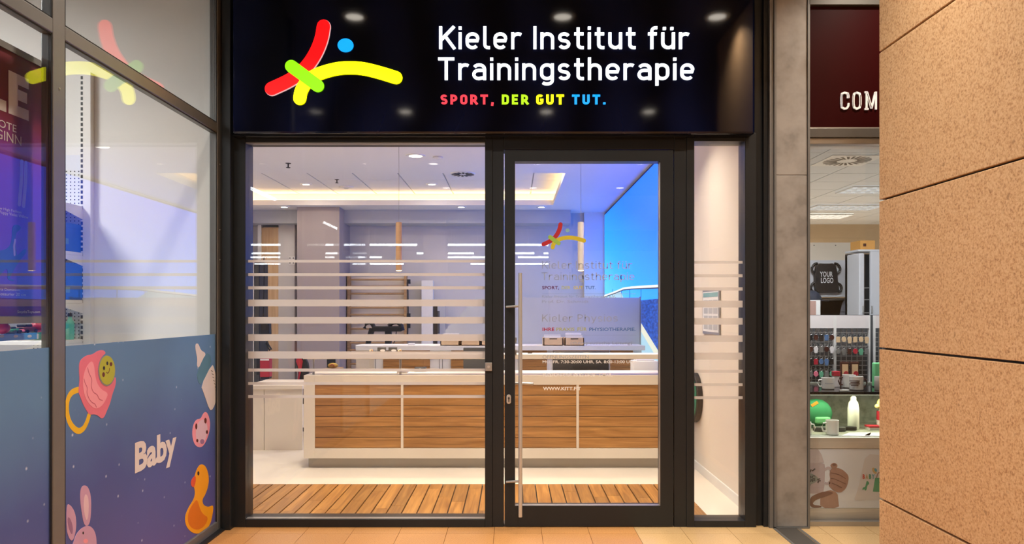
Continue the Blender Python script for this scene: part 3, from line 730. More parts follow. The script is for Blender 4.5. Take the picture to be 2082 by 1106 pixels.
ma = n.new('ShaderNodeMath'); ma.operation = 'ADD'; ma.inputs[1].default_value = .5; l.new(mm.outputs[0], ma.inputs[0])
cr = n.new('ShaderNodeValToRGB'); e = cr.color_ramp.elements
e[0].position = 0; e[0].color = (.045,.27,1,1); e[1].position = 1; e[1].color = (.0015,.083,1,1)
q = e.new(.45); q.color = (.006,.17,1,1)
l.new(ma.outputs[0], cr.inputs[0]); l.new(cr.outputs[0], b.inputs['Emission Color']); b.inputs['Emission Strength'].default_value = 2.9
b.inputs['Base Color'].default_value = (.02,.06,.15,1); b.inputs['Roughness'].default_value = .5; M['mural_sky'] = m
m, n, l, b = nt('mural_sea')
tc = n.new('ShaderNodeTexCoord'); mp = n.new('ShaderNodeMapping'); mp.inputs['Scale'].default_value = (1,3,14)
no = n.new('ShaderNodeTexNoise'); no.inputs['Scale'].default_value = 2.2; no.inputs['Detail'].default_value = 6
cr = n.new('ShaderNodeValToRGB'); e = cr.color_ramp.elements; e[0].position = .35; e[0].color = c4(srgb(2,40,140)); e[1].position = .7; e[1].color = c4(srgb(30,104,226))
l.new(tc.outputs['Object'], mp.inputs[0]); l.new(mp.outputs[0], no.inputs['Vector']); l.new(no.outputs[0], cr.inputs[0])
l.new(cr.outputs[0], b.inputs['Emission Color']); b.inputs['Emission Strength'].default_value = .95; b.inputs['Base Color'].default_value = (.01,.03,.1,1); M['mural_sea'] = m
emis('mural_deck', srgb(190,232,252), .95); emis('mural_rail', (1.0,1.0,.97), 1.2); emis('mural_line', srgb(20,40,80), .6); emis('mural_gunwale', srgb(250,246,222), 1.0)
MF = WALLR(MX)
def mpt(px, py): return onx(px, py, MX)
ya, yb = 7.75, BY-.14
pr = part('mural_print', MB().box(MX-.002, MX+.002, ya, yb, .33, CZ-.06), 'mural_sky', mu)
sea = [mpt(1343,607), mpt(1300,611), mpt(1270,614)]; zs = sea[0][1]
part('mural_sea', MB().prism([(ya, .33), (12.3, .33), (12.6, mpt(1263,614)[1]), (sea[0][0], zs), (ya, zs+.02)], MF, .004), 'mural_sea', pr)
part('mural_deck', MB().prism([mpt(1229.5,600), mpt(1262,592), mpt(1272,614), mpt(1301,664), mpt(1343,734), (8.6,.33), (yb,.33)], MF, .006), 'mural_deck', pr)
part('mural_gunwale', MB().ribbon([mpt(1298,655), mpt(1343,729), mpt(1362,762)], .11, MF, .008), 'mural_gunwale', pr)
part('mural_rail', MB().ribbon([mpt(1229.5,602), mpt(1252,594), mpt(1268,587.5), mpt(1285,585), mpt(1362,581)], .042, MF, .010), 'mural_rail', pr)
part('mural_rail_shadow', MB().ribbon([mpt(1229.5,604), mpt(1252,596), mpt(1268,589.5), mpt(1285,587.6), mpt(1362,584.5)], .016, MF, .011), 'mural_line', pr)
for p in (1246, 1264, 1281, 1304): part('mural_stay', MB().ribbon([mpt(p,588), mpt(p,606)], .012, MF, .007), 'mural_line', pr)

# ---- reception counter
CY = 7.5
def cz(q): return wz(q, CY)
def cxx(p): return wx(p, CY)
rc = thing('reception_counter', 'long white reception counter with slatted oak front panels and raised shelf', 'counter', (cxx(1000), CY+.4, 0))
ep = [617.5, 1390]
part('end_post', MB().box(cxx(617.5), cxx(640), CY, CY+.62, cz(932), cz(763)), 'cream', rc, bevel=.002)
part('end_post', MB().box(cxx(1356), cxx(1382), CY, CY+.62, cz(932), cz(763)), 'cream', rc, bevel=.002)
part('top_rail', MB().box(cxx(640), cxx(1356), CY, CY+.62, cz(782.5), cz(763)), 'cream', rc, bevel=.002)
part('bottom_rail', MB().box(cxx(640), cxx(1356), CY, CY+.05, cz(932), cz(911.5)), 'cream', rc, bevel=.002)
part('back_board', MB().box(cxx(640), cxx(1356), CY+.030, CY+.05, cz(911.5), cz(782.5)), 'black', rc)
part('plinth', MB().box(cxx(623), cxx(1376), CY+.08, CY+.55, 0, cz(932)), 'plinth', rc)
dv = [640, 817.5, 996, 1174.5, 1356]
for p in dv[1:-1]: part('divider', MB().box(cxx(p-2.5), cxx(p+2.5), CY, CY+.03, cz(911.5), cz(782.5)), 'cream', rc)
for i in range(4):
    a = dv[i]+(2.5 if i else 0); b_ = dv[i+1]-(2.5 if i < 3 else 0)
    for k in range(6):
        q0 = 782.5+k*21.5; part('slat', MB().box(cxx(a), cxx(b_), CY+.008, CY+.026, cz(q0+21.5)+.004, cz(q0)-.002), 'oak_slat', rc, bevel=.002)
part('raised_shelf', MB().box(cxx(617.5), cxx(1384), CY-.03, CY+.26, cz(730), cz(720)), 'cream', rc, bevel=.003)
for p in (632, 811, 1005, 1366): part('shelf_post', MB().tube([(cxx(p), CY+.10, cz(763)), (cxx(p), CY+.10, cz(730))], .012, 12), 'alu_light', rc, smooth=True)
part('desk_top', MB().box(cxx(640), cxx(1356), CY+.62, CY+1.0, .70, .74), 'white', rc)

# ---- low side desk at the left end
DY = 8.5
ld = thing('side_desk', 'low white side desk left of the reception counter', 'desk', (wx(560,DY), DY+.4, 0))
part('desk_top', MB().box(wx(500,DY), wx(616,DY), DY-.03, DY+.7, wz(791,DY), wz(783,DY)), 'cream', ld, bevel=.003)
part('front_panel', MB().box(wx(500,DY), wx(536.5,DY), DY, DY+.03, .0, wz(791,DY)), 'cream', ld)
part('front_panel', MB().box(wx(537.5,DY), wx(614,DY), DY+.003, DY+.03, .0, wz(791,DY)), 'cream', ld)
part('side_panel', MB().box(wx(500,DY), wx(500,DY)+.03, DY+.03, DY+.68, 0, wz(791,DY)), 'cream', ld)

# ---- back counter
BCY = 9.6
def bz(q): return wz(q, BCY)
def bxx(p): return wx(p, BCY)
bc = thing('back_counter', 'white back counter with oak panels behind the reception desk', 'counter', (bxx(1015), BCY+.3, 0))
tp = [(bxx(724), BCY-.03), (bxx(1311), BCY-.03), (bxx(1311), BCY+.55), (bxx(735), BCY+.55)] + [(bxx(727)-.06*math.sin(a)*1.0, BCY+.26+.26*math.cos(a)) for a in (.5, 1.0, 1.57, 2.1, 2.6)]
part('counter_top', MB().prism(tp, lambda u, v, d: (u, v, bz(712)+d), bz(703)-bz(712)), 'white', bc)
part('body', MB().box(bxx(760), bxx(1305), BCY+.02, BCY+.5, 0, bz(712)), 'white', bc)
part('end_panel', MB().box(bxx(722), bxx(760), BCY+.05, BCY+.5, 0, bz(712)), 'cream', bc)
for a, b_ in ((779,874), (917,985), (1055,1112), (1124,1238), (1241,1287)):
    for k in range(5): part('slat', MB().box(bxx(a), bxx(b_), BCY, BCY+.02, bz(775-k*14.5)+.002, bz(775-k*14.5-14.5)-.002), 'oak_slat', bc)
for p in (762, 893, 899): part('panel_joint', MB().box(bxx(p), bxx(p)+.005, BCY+.017, BCY+.021, .1, bz(714)), 'dark_grey', bc)

# card index boxes
pos = [(895,934,677), (936.5,976,681), (978,1018,681), (1105,1145,681.5), (1148.5,1188,677.5)]
nmz = ['open wooden card index box, leftmost on the back counter', 'wooden card index box, second from the left on the back counter', 'wooden card index box half hidden by the window post', 'wooden card index box left of the taller stuffed one behind the door glass', 'wooden card index box with papers standing high behind the door glass']
for (a, b_, q), nm in zip(pos, nmz):
    x0, x1 = bxx(a), bxx(b_); y0 = BCY+.02; zb = bz(703); zt = bz(687); t = .012
    o = thing('card_box', nm, 'box', ((x0+x1)/2, y0+.15, zb), 'card index boxes on the back counter')
    part('box_body', MB().box(x0, x1, y0, y0+t, zb, zt).box(x0, x1, y0+.30, y0+.30+t, zb, zt).box(x0, x0+t, y0, y0+.3, zb, zt).box(x1-t, x1, y0, y0+.3, zb, zt).box(x0, x1, y0, y0+.3, zb, zb+t), 'card', o)
    part('finger_slot', MB().box((x0+x1)/2-.05, (x0+x1)/2+.05, y0-.001, y0+.001, zt-.018, zt-.008), 'black', o)
    for k in range(9):
        h = bz(q)-random.uniform(0, .03) if k > 1 else bz(q+4)
        xa = x0+.016+random.uniform(0,.02); part('paper', MB().box(xa, x1-.016-random.uniform(0,.03), y0+.03+k*.028, y0+.036+k*.028, zb+.015, h), 'paper', o)
# small privacy screen behind the back counter
sc_ = thing('privacy_screen', 'grey screen panel standing behind the back counter', 'screen', (bxx(1120), BCY+.53, 0))
SYY = BCY + .56
part('screen_panel', MB().prism([(wx(905,SYY), .02), (wx(1303,SYY), .02), (wx(1303,SYY), wz(605,SYY)), (wx(968,SYY), wz(605,SYY)), (wx(905,SYY), wz(672,SYY))], FRONT(SYY+.04), .03), 'screen_grey', sc_)
part('screen_edge', MB().box(wx(1301,SYY), wx(1303.5,SYY), SYY, SYY+.05, .02, wz(603,SYY)), 'alu_light', sc_)

# monitors, printer and small things at the desk
def monitor(p0, p1, q0, q1, Y, label, mt):
    x0, x1 = wx(p0,Y), wx(p1,Y); z0, z1 = wz(q1,Y), wz(q0,Y); xm = (x0+x1)/2; zd = .74
    o = thing('monitor', label, 'monitor', (xm, Y+.05, zd), 'monitors on the reception desk')
    part('housing', MB().box(x0, x1, Y, Y+.035, z0, z1), mt, o, bevel=.006)
    part('screen', MB().box(x0+.01, x1-.01, Y+.0352, Y+.037, z0+.012, z1-.012), 'black_gloss', o)
    part('neck', MB().box(xm-.03, xm+.03, Y+.002, Y+.03, zd+.012, z0+.04), mt, o); part('foot', MB().box(xm-.12, xm+.12, Y-.08, Y+.12, zd, zd+.012), mt, o, bevel=.003)
monitor(1124, 1238, 714.5, 770, 8.25, 'black monitor behind the raised shelf in the door', 'black')
monitor(942, 1032, 707, 768, 8.25, 'dark grey monitor beside the window post', 'dark_grey')
Y = 8.2; x0, x1 = wx(1288,Y), wx(1338,Y)
o = thing('printer', 'white desk printer at the right end of the reception desk', 'printer', ((x0+x1)/2, Y+.1, .74))
part('body', MB().box(x0, x1, Y, Y+.22, .742, wz(734,Y)), 'white', o, bevel=.008); part('paper_tray', MB().box(x0+.04, x1-.04, Y+.01, Y+.2, wz(734,Y), wz(731.5,Y)), 'white', o); part('output_slot', MB().box(x0+.05, x1-.06, Y-.002, Y, wz(757,Y), wz(754,Y)), 'black', o)
# wooden tray with cards on the raised shelf
zt = cz(720)
x0, x1 = wx(755,7.65), wx(815,7.65)
o = thing('card_tray', 'small wooden tray with two cards on the raised shelf', 'tray', ((x0+x1)/2, 7.65, zt))
part('tray_base', MB().box(x0, x1, 7.60, 7.70, zt+.001, zt+.014), 'card', o, bevel=.003)
for xa in (x0-.004, x1-.012): part('tray_handle', MB().tube([(xa,7.61,zt+.012),(xa-.006,7.62,zt+.034),(xa+.012,7.65,zt+.04),(xa+.01,7.68,zt+.012)], .005, 8), 'card', o, smooth=True)
for xa, xb in ((.065,.155),(.18,.27)):
    c_ = part('card', MB().box(x0+xa, x0+xb, 7.635, 7.640, zt+.014, zt+.062), 'dark_grey', o); part('card_picture', MB().prism(ell(x0+(xa+xb)/2+.01, zt+.030, .026, .012), FRONT(7.635), .001), 'paper', c_)
single('pen', MB().tube([(wx(1073,7.6),7.58,zt+.006),(wx(1082,7.6),7.60,zt+.007)], .005, 8), 'black', 'black pen lying on the raised shelf', 'pen')
x0 = wx(830,9.75); single('desk_sign', MB().prism([(0,0),(.085,.0),(.09,.03),(.01,.03)], lambda u, v, d: (x0+u, 9.75-d, bz(703)+v), .05), 'paper', 'small white folded card on the back counter', 'card')
x0, x1 = wx(812,7.95), wx(832,7.95); single('paper_stack', MB().box(x0, x1, 7.78, 8.0, cz(763)+.001, cz(763)+.022).box(x0+.01, x1-.02, 7.8, 7.98, cz(763)+.022, cz(763)+.03), 'paper', 'white paper stack on the counter under the shelf', 'papers')
x0, x1 = wx(843,7.95), wx(866,7.95)
o = thing('black_box', 'small black box with a round pale mark on the counter', 'box', ((x0+x1)/2, 7.95, cz(763)))
part('box_body', MB().box(x0, x1, 7.93, 8.03, cz(763)+.001, cz(763)+.045), 'black', o, bevel=.003); part('box_mark', MB().prism(ell((x0+x1)/2, cz(763)+.024, .02, .014), FRONT(7.93), .001), 'wall_grey', o)

# ---- training room furniture at the back of the reception
# wall bars
LY = 14.45
wbr = thing('wall_bars', 'wooden gymnastic wall bars on the back wall', 'wall bars', (wx(766,LY), LY+.1, 0))
xa, xb = wx(708,LY), wx(824,LY); zt = wz(562,LY)
for x in (xa, xb): part('upright', MB().box(x-.025, x+.025, LY, LY+.16, 0, zt+.02), 'pine', wbr, bevel=.004)
z = zt-.06; k = 0
while z > .12:
    part('bar', MB().tube([(xa, LY+.05, z), (xb, LY+.05, z)], .020, 10), 'pine', wbr, smooth=True); z -= .138
part('back_board', MB().box(xa, xb, LY+.17, LY+.2, .05, zt), 'wall_warm', wbr)
# black resistance band hanging beside the bars
Y = 14.4; x = wx(829,Y)
o = thing('resistance_band', 'black exercise band with grips hanging beside the wall bars', 'exercise band', (x, Y, wz(690,Y)))
part('band', MB().tube([(x,Y,wz(570,Y)),(x+.008,Y,wz(640,Y)),(x-.005,Y,wz(690,Y))], .012, 8), 'black', o)
for q in (572, 641, 662): part('grip', MB().tube([(x+.02,Y,wz(q+5,Y)),(x+.02,Y,wz(q-4,Y))], .035, 10), 'black', o, smooth=True)
# exercise machine
Y = 12.2
def e(p, q, dy=0): return (wx(p,Y), Y+dy, wz(q,Y))
em = thing('exercise_machine', 'black cross trainer in front of the wall bars', 'exercise machine', (wx(788,Y), Y, 0))
part('post', MB().box(wx(783,Y), wx(796,Y), Y-.04, Y+.06, .08, wz(665,Y)), 'black', em, bevel=.01)
part('console', MB().box(wx(757,Y), wx(818,Y), Y-.05, Y+.03, wz(674,Y), wz(663,Y)), 'black', em, bevel=.02)
part('handle', MB().tube([e(762,670), e(758,660), e(752,655), e(744,658), e(741,668)], .035, 10), 'black', em, smooth=True)
part('handle', MB().tube([e(790,663), e(799,656), e(808,655), e(816,662), e(819,672)], .035, 10), 'black', em, smooth=True)
part('side_arm', MB().tube([e(757,668), e(750,690), e(745,720)], [.05,.045,.04], 10), 'black', em, smooth=True)
part('cable', MB().tube([e(806,674), e(804,688), e(800,700)], .008, 6), 'black', em, smooth=True)
part('base', MB().box(wx(745,Y), wx(818,Y), Y-.5, Y+.5, 0, .08), 'black', em, bevel=.02)
# far glass door with white jamb
Y = 14.55
o = struct('door_2', loc=(wx(876,Y), Y, 0), label='dark back door beside a white jamb')
part('door_jamb', MB().box(wx(857,Y), wx(880,Y), Y, Y+.2, 0, 2.2), 'white', o)
part('door_leaf', MB().box(wx(880,Y), wx(889,Y), Y+.05, Y+.1, 0, wz(622,Y)), 'black', o)
part('door_handle', MB().tube([(wx(892,Y),Y-.02,wz(632,Y)),(wx(892,Y),Y-.02,wz(678,Y))], .022, 10), 'dark_grey', o)
part('door_light', MB().box(wx(889,Y), wx(905,Y), Y+.05, Y+.1, 0, wz(622,Y)), 'wall_grey', o)
# tan wooden door and pale strip at the left
Y = 14.6
o = struct('door_3', loc=(wx(550,Y), Y, 0), label='pale wooden door at the left of the back wall')
part('door_leaf', MB().box(wx(532,Y), wx(567,Y), Y, Y+.05, 0, 3.25), 'door_wood', o)
part('door_jamb', MB().box(wx(525,Y), wx(532,Y), Y-.03, Y+.1, 0, 3.3), 'white', o); part('door_jamb', MB().box(wx(567,Y), wx(600,Y), Y-.03, Y+.1, 0, 3.3), 'wall_back', o)
sw = part('switch_plate', MB().box(wx(589,Y), wx(601,Y), Y-.045, Y-.03, wz(538,Y), wz(522,Y)), 'white', o)
for a, b_ in ((591,525),(598,525),(591,535),(598,535)): part('switch', MB().tube([(wx(a,Y),Y-.045,wz(b_,Y)),(wx(a,Y),Y-.055,wz(b_,Y))], .012, 8), 'dark_grey', sw)
# black locker, bag, red extinguisher box, jacket
Y = 10.2
o = thing('locker', 'tall narrow black locker seen through the left window edge', 'locker', (wx(522,Y), Y+.2, 0))
part('body', MB().box(wx(517,Y), wx(528,Y), Y, Y+.35, 0, wz(533,Y)), 'black', o, bevel=.004); part('door', MB().box(wx(518,Y), wx(527,Y), Y-.012, Y, .05, wz(536,Y)), 'dark_grey', o)
part('cream_post', MB().box(wx(514.5,Y), wx(517,Y), Y-.02, Y+.02, 0, wz(530,Y)), 'white', o)
Y = 10.1
o = thing('hanging_bag', 'black bag hanging from a cord beside the locker', 'bag', (wx(538,Y), Y, wz(680,Y)))
part('bag_body', MB().prism([(wx(529,Y),wz(680,Y)),(wx(549,Y),wz(680,Y)),(wx(548,Y),wz(657,Y)),(wx(531,Y),wz(655,Y))], FRONT(Y+.08), .10), 'black', o, bevel=.01)
part('cord', MB().tube([(wx(535,Y),Y+.03,wz(657,Y)),(wx(534,Y),Y+.03,wz(640,Y)),(wx(536,Y),Y+.03,wz(560,Y)),(wx(535,Y),Y+.03,wz(524,Y))], .009, 6), 'black', o)
part('strap', MB().tube([(wx(538,Y),Y,wz(680,Y)),(wx(545,Y),Y,wz(700,Y)),(wx(552,Y),Y,wz(710,Y)),(wx(548,Y),Y,wz(712,Y)),(wx(540,Y),Y,wz(698,Y))], .013, 6), 'black', o, smooth=True)
Y = 10.07; z0 = wz(770,Y); z1 = wz(729,Y)
o = thing('red_case', 'red first aid case with a white label strip beside the locker', 'case', (wx(538,Y), Y, z0))
part('case_body', MB().box(wx(528,Y), wx(548,Y), Y, Y+.12, z0+.02, z1), 'red', o, bevel=.012); part('label_strip', MB().box(wx(529,Y), wx(547,Y), Y-.002, Y, wz(733,Y), wz(730,Y)), 'paper', o)
part('case_foot', MB().box(wx(530,Y), wx(547,Y), Y+.005, Y+.115, z0, z0+.022), 'black', o); part('bracket', MB().box(wx(519,Y), wx(530,Y), Y+.05, Y+.119, z0+.05, z1), 'black', o)
single('glove_case', MB().sphere((wx(537,Y), Y+.05, z1+.0275), .055, sc=(1,.7,.5)), 'dark_grey', 'dark rounded pouch on top of the red case', 'pouch', smooth=True)
Y = 9.32
o = thing('office_chair', 'black and red office chair behind the counter end', 'chair', (wx(612,Y), Y, 0))
part('backrest', MB().prism(smooth_path([(wx(598,Y),wz(727,Y)),(wx(626,Y),wz(727,Y)),(wx(627,Y),wz(778,Y)),(wx(604,Y),wz(778,Y)),(wx(607,Y),wz(755,Y))], 2, True), FRONT(Y+.06), .06), 'black', o)
part('back_cover', MB().prism(smooth_path([(wx(600,Y),wz(728,Y)),(wx(617,Y),wz(728,Y)),(wx(613,Y),wz(752,Y)),(wx(607,Y),wz(778,Y)),(wx(605,Y),wz(778,Y)),(wx(609,Y),wz(752,Y))], 1, True), FRONT(Y-.001), .012), 'red', o)
part('seat', MB().box(wx(598,Y), wx(640,Y), Y-.05, Y+.42, .43, .50), 'black', o, bevel=.02); part('column', MB().tube([(wx(618,Y),Y+.2,.08),(wx(618,Y),Y+.2,.43)], .03, 10), 'black', o)
for k in range(5):
    a = 2*math.pi*k/5; part('foot', MB().tube([(wx(618,Y),Y+.2,.09),(wx(618,Y)+.27*math.cos(a),Y+.2+.27*math.sin(a),.03)], .022, 8), 'black', o)
Y = 10.0; pm('yellow_bag', (.58,.36,.05), .6, var=.3, scale=30)
o = thing('gift_pouch', 'small yellow patterned pouch under the raised shelf', 'pouch', (wx(677,Y), Y, .9))
part('pouch_body', MB().sphere((wx(677,Y), Y, wz(743,Y)), .07, sc=(1,.5,.5)), 'yellow_bag', o, smooth=True); part('pouch_swirl', MB().tube([(wx(672,Y),Y-.036,wz(743,Y)),(wx(677,Y),Y-.04,wz(740,Y)),(wx(682,Y),Y-.036,wz(744,Y)),(wx(678,Y),Y-.038,wz(746,Y))], .006, 6), 'red', o)
part('holder', MB().box(wx(662,Y), wx(692,Y), Y-.06, Y+.2, 0, wz(748.5,Y)), 'pine', o); part('back_plate', MB().box(wx(662,Y), wx(679,Y), Y+.07, Y+.1, wz(748,Y), wz(730,Y)), 'black', o)

# ---- right wall of the reception: disc and notice
dc = thing('balance_disc', 'green balance disc with black rim hung on the right wall', 'balance disc', (RW-.03, 7.47, .47))
cyl = lambda r0, x0, x1, n=32: MB().add([(x0, 7.47+r0*math.cos(2*math.pi*k/n), .735+r0*math.sin(2*math.pi*k/n)) for k in range(n)] + [(x1, 7.47+r0*math.cos(2*math.pi*k/n), .735+r0*math.sin(2*math.pi*k/n)) for k in range(n)],
     [list(range(n)), list(range(n, 2*n))] + [(k, (k+1)%n, n+(k+1)%n, n+k) for k in range(n)])
part('rim', cyl(.255, RW-.055, RW-.004), 'black', dc, bevel=.006)
pm('disc_green', (.02,.22,.12), .4); part('disc_face', cyl(.215, RW-.060, RW-.054), 'disc_green', dc)
nb = thing('notice_frame', 'framed notice with small print on the right wall', 'notice', (RW-.01, 6.9, 1.37))
part('frame', MB().box(RW-.016, RW-.001, 6.60, 7.18, 1.385, 1.81), 'alu_light', nb, bevel=.003)
sh = part('sheet', MB().box(RW-.0175, RW-.016, 6.625, 7.155, 1.41, 1.785), 'paper', nb)
part('sheet_header', MB().box(RW-.019, RW-.0175, 6.64, 7.14, 1.735, 1.775), 'print_blue', sh)
for i in range(3):
    for j in range(4): part('text_block', MB().box(RW-.019, RW-.0175, 6.65+i*.165, 6.79+i*.165, 1.43+j*.074, 1.485+j*.074), 'wall_grey', sh)

# ================================================================== TOY SHOP
m, n, l, b = nt('film_print')
tc = n.new('ShaderNodeTexCoord'); sp = n.new('ShaderNodeSeparateXYZ'); l.new(tc.outputs['Object'], sp.inputs[0])
no = n.new('ShaderNodeTexNoise'); no.inputs['Scale'].default_value = 1.6; no.inputs['Detail'].default_value = 3; l.new(tc.outputs['Object'], no.inputs['Vector'])
mr = n.new('ShaderNodeMapRange'); mr.inputs[1].default_value = 0; mr.inputs[2].default_value = 1.43
l.new(sp.outputs[2], mr.inputs[0]); ad = n.new('ShaderNodeMath'); ad.operation = 'MULTIPLY_ADD'; ad.inputs[1].default_value = .35; l.new(no.outputs[0], ad.inputs[0]); l.new(mr.outputs[0], ad.inputs[2])
cr = n.new('ShaderNodeValToRGB'); e_ = cr.color_ramp.elements; e_[0].position = .1; e_[0].color = c4(srgb(98,88,150)); e_[1].position = 1.15 if False else 1.0; e_[1].color = c4(srgb(96,136,182)); q = e_.new(.6); q.color = c4(srgb(78,92,156))
l.new(ad.outputs[0], cr.inputs[0])
vo = n.new('ShaderNodeTexVoronoi'); vo.inputs['Scale'].default_value = 13; l.new(tc.outputs['Object'], vo.inputs['Vector'])
r2 = n.new('ShaderNodeValToRGB'); r2.color_ramp.elements[0].position = .0; r2.color_ramp.elements[0].color = (1,1,1,1); r2.color_ramp.elements[1].position = .13; r2.color_ramp.elements[1].color = (0,0,0,1)
l.new(vo.outputs['Distance'], r2.inputs[0])
gt = n.new('ShaderNodeSeparateColor'); l.new(vo.outputs['Color'], gt.inputs[0]); pw_ = n.new('ShaderNodeMath'); pw_.operation = 'MULTIPLY'; l.new(gt.outputs[0], pw_.inputs[0]); l.new(r2.outputs[0], pw_.inputs[1])
mx = n.new('ShaderNodeMix'); mx.data_type = 'RGBA'; l.new(pw_.outputs[0], mx.inputs[0]); l.new(cr.outputs[0], mx.inputs[6]); mx.inputs[7].default_value = c4(srgb(210,220,240))
l.new(mx.outputs[2], b.inputs['Base Color']); b.inputs['Roughness'].default_value = .5; b.inputs['Specular IOR Level'].default_value = .25; M['film_print'] = m
for k, v in {'toy_pink': srgb(226,118,140), 'toy_pink_l': srgb(240,158,174), 'toy_pink_d': srgb(186,84,108), 'toy_yellow': srgb(236,190,20), 'toy_lime': srgb(176,180,44), 'toy_grey': srgb(130,135,140), 'toy_brown': srgb(96,40,26),
             'toy_white': srgb(222,216,216), 'toy_teal': srgb(86,134,160), 'toy_orange': srgb(244,168,16), 'toy_orange_d': srgb(222,120,14), 'toy_red': srgb(224,84,50), 'toy_lilac': srgb(196,156,190), 'toy_lilac_l': srgb(220,192,208), 'toy_lilac_d': srgb(150,110,150), 'toy_blackish': srgb(30,26,30)}.items(): pm(k, v, .5, var=.05, scale=12)
FX = GX + .0016
fo = thing('window_film', 'blue starry window film with baby toys and the word Baby on the glass wall', 'window film', (FX, 4.2, .07))
f1 = part('film_sheet', MB().box(FX-.0012, FX, 3.540, 5.363, .076, 1.437), 'film_print', fo)
f2 = part('film_sheet', MB().box(FX-.0012, FX, 1.79, 3.443, .076, 1.437), 'film_print', fo)
PF = SIDE(FX)
def fp(pts): return [onx(p, q, FX) for p, q in pts]
Z3 = lambda pts: [(x/2.596, 680+y/2.596) for x, y in pts]
Z7 = lambda pts: [(130+x/5.27, 690+y/5.27) for x, y in pts]
def pr_(name, pts, mt, d, it=2): return part(name, MB().prism(fp(smooth_path(pts, it, True)), PF, d), mt, f1)
def prl(name, pts, w, mt, d, cap='round', closed=False): return part(name, MB().ribbon(fp(smooth_path(pts, 2, closed)), w, PF, d, closed, cap), mt, f1)
A = .0006
prl('rattle_ring', Z7([(150,540),(90,560),(45,620),(28,720),(40,840),(80,930),(150,990),(210,960),(250,880),(268,815)]), .030, 'toy_yellow', A)
pr_('rattle_body', Z7([(160,260),(180,215),(240,170),(310,160),(360,120),(420,112),(450,145),(420,170),(395,200),(370,260),(362,340),(380,430),(420,490),(470,495),(510,470),(540,405),(557,410),(550,500),(515,590),(495,680),(460,760),(430,835),(400,850),(370,820),(330,800),(270,808),(245,770),(200,690),(175,620),(150,560),(160,500),(165,430),(160,340)]), 'toy_pink', 2*A)
pr_('rattle_shell', Z7([(300,225),(250,270),(208,370),(198,480),(215,600),(260,690),(330,748),(400,720),(450,640),(472,575),(400,540),(350,470),(330,380),(322,290)]), 'toy_pink_l', 3*A)
for pts in ([(250,300),(262,360),(300,430),(285,500),(310,570),(355,590),(370,640),(410,655)], [(210,420),(222,470),(250,520),(240,570),(265,640),(300,680),(330,690),(345,730)]): prl('rattle_line', Z7(pts), .004, 'toy_pink_d', 3.6*A, 'butt')
pr_('face_ring', Z7(ell(455,336,92,166)), 'toy_grey', 4*A, 0); pr_('face', Z7(ell(457,330,84,156)), 'toy_lime', 5*A, 0)
for q in ((423,308,11,21),(458,256,10,20)): pr_('eye', Z7(ell(*q)), 'toy_blackish', 6*A, 0)
for q in ((418,377,14,25),(498,265,14,22)): pr_('cheek', Z7(ell(*q)), 'toy_brown', 6*A, 0)
prl('smile', Z7([(450,352),(462,365),(478,348),(482,310)]), .004, 'toy_brown', 6*A)
pr_('bottle_teat', Z3([(1030,50),(1046,46),(1060,85),(1082,95),(1084,112),(1050,178),(1038,165),(1042,130),(1033,90)]), 'toy_white', 2*A)
pr_('bottle_ring', Z3([(1085,98),(1107,103),(1117,150),(1062,268),(1044,250),(1038,200)]), 'toy_teal', 3*A, 1)
pr_('bottle_body', Z3([(1118,156),(1130,180),(1149,270),(1147,330),(1122,397),(1105,400),(1075,310),(1060,270)]), 'toy_white', 3.5*A, 1)
for k in range(7): prl('bottle_mark', Z3([(1112+k*4,190+k*17),(1122+k*3.2,196+k*17)]), .004, 'toy_blackish', 4.2*A, 'butt')
pr_('pacifier', Z3([(1085,405),(1100,425),(1110,470),(1102,530),(1075,588),(1050,598),(1025,580),(1013,530),(1018,480),(1035,448),(1060,445),(1070,420)]), 'toy_pink_l', 2*A)
pr_('pacifier_shield', Z3(ell(1063,512,30,64,20,.12)), 'toy_lilac_l', 3*A, 0)
for q in ((1035,485,5,16),(1083,455,6,15),(1040,560,5,9),(1091,515,5,10),(1066,565,11,13)): pr_('pacifier_hole', Z3(ell(*q)), 'toy_lilac_d' if q[0] == 1066 else 'toy_brown', 4*A, 0)
pr_('duck_body', Z3([(1060,683),(1085,693),(1101,740),(1101,790),(1085,842),(1066,872),(1072,900),(1100,912),(1128,897),(1120,960),(1108,1005),(1080,1038),(1030,1057),(985,1022),(973,970),(990,920),(1024,868),(1030,832),(1020,790),(1028,740),(1043,700)]), 'toy_orange', 2*A)
pr_('duck_shade', Z3([(1040,868),(1020,890),(995,930),(988,975),(1000,1015),(1040,1035),(1080,1012),(1100,965),(1070,950),(1052,915)]), 'toy_orange_d', 3*A)
pr_('duck_beak', Z3([(1032,742),(1012,762),(1005,790),(1020,812),(1032,782)]), 'toy_red', 3*A, 1); pr_('duck_eye', Z3(ell(1046,733,5,11)), 'toy_blackish', 4*A, 0)
pr_('rabbit_ear', Z3([(350,893),(372,900),(396,940),(403,1000),(396,1055),(380,1094),(360,1070),(349,1020)]), 'toy_lilac', 2*A)
pr_('rabbit_ear', Z3([(440,794),(465,803),(481,860),(479,960),(468,1010),(444,1010),(430,940),(421,860),(425,812)]), 'toy_lilac', 2*A)
pr_('rabbit_ear_lining', Z3([(446,840),(462,850),(468,900),(464,960),(456,985),(446,960),(438,900)]), 'toy_lilac_l', 3*A); pr_('rabbit_ear_lining', Z3([(356,960),(372,975),(384,1020),(380,1060),(368,1040),(356,1000)]), 'toy_lilac_d', 3*A)
pr_('rabbit_head', Z3([(372,1150),(385,1100),(400,1055),(430,1020),(470,1005),(502,1040),(510,1110),(505,1180),(450,1200)]), 'toy_lilac', 3.4*A)
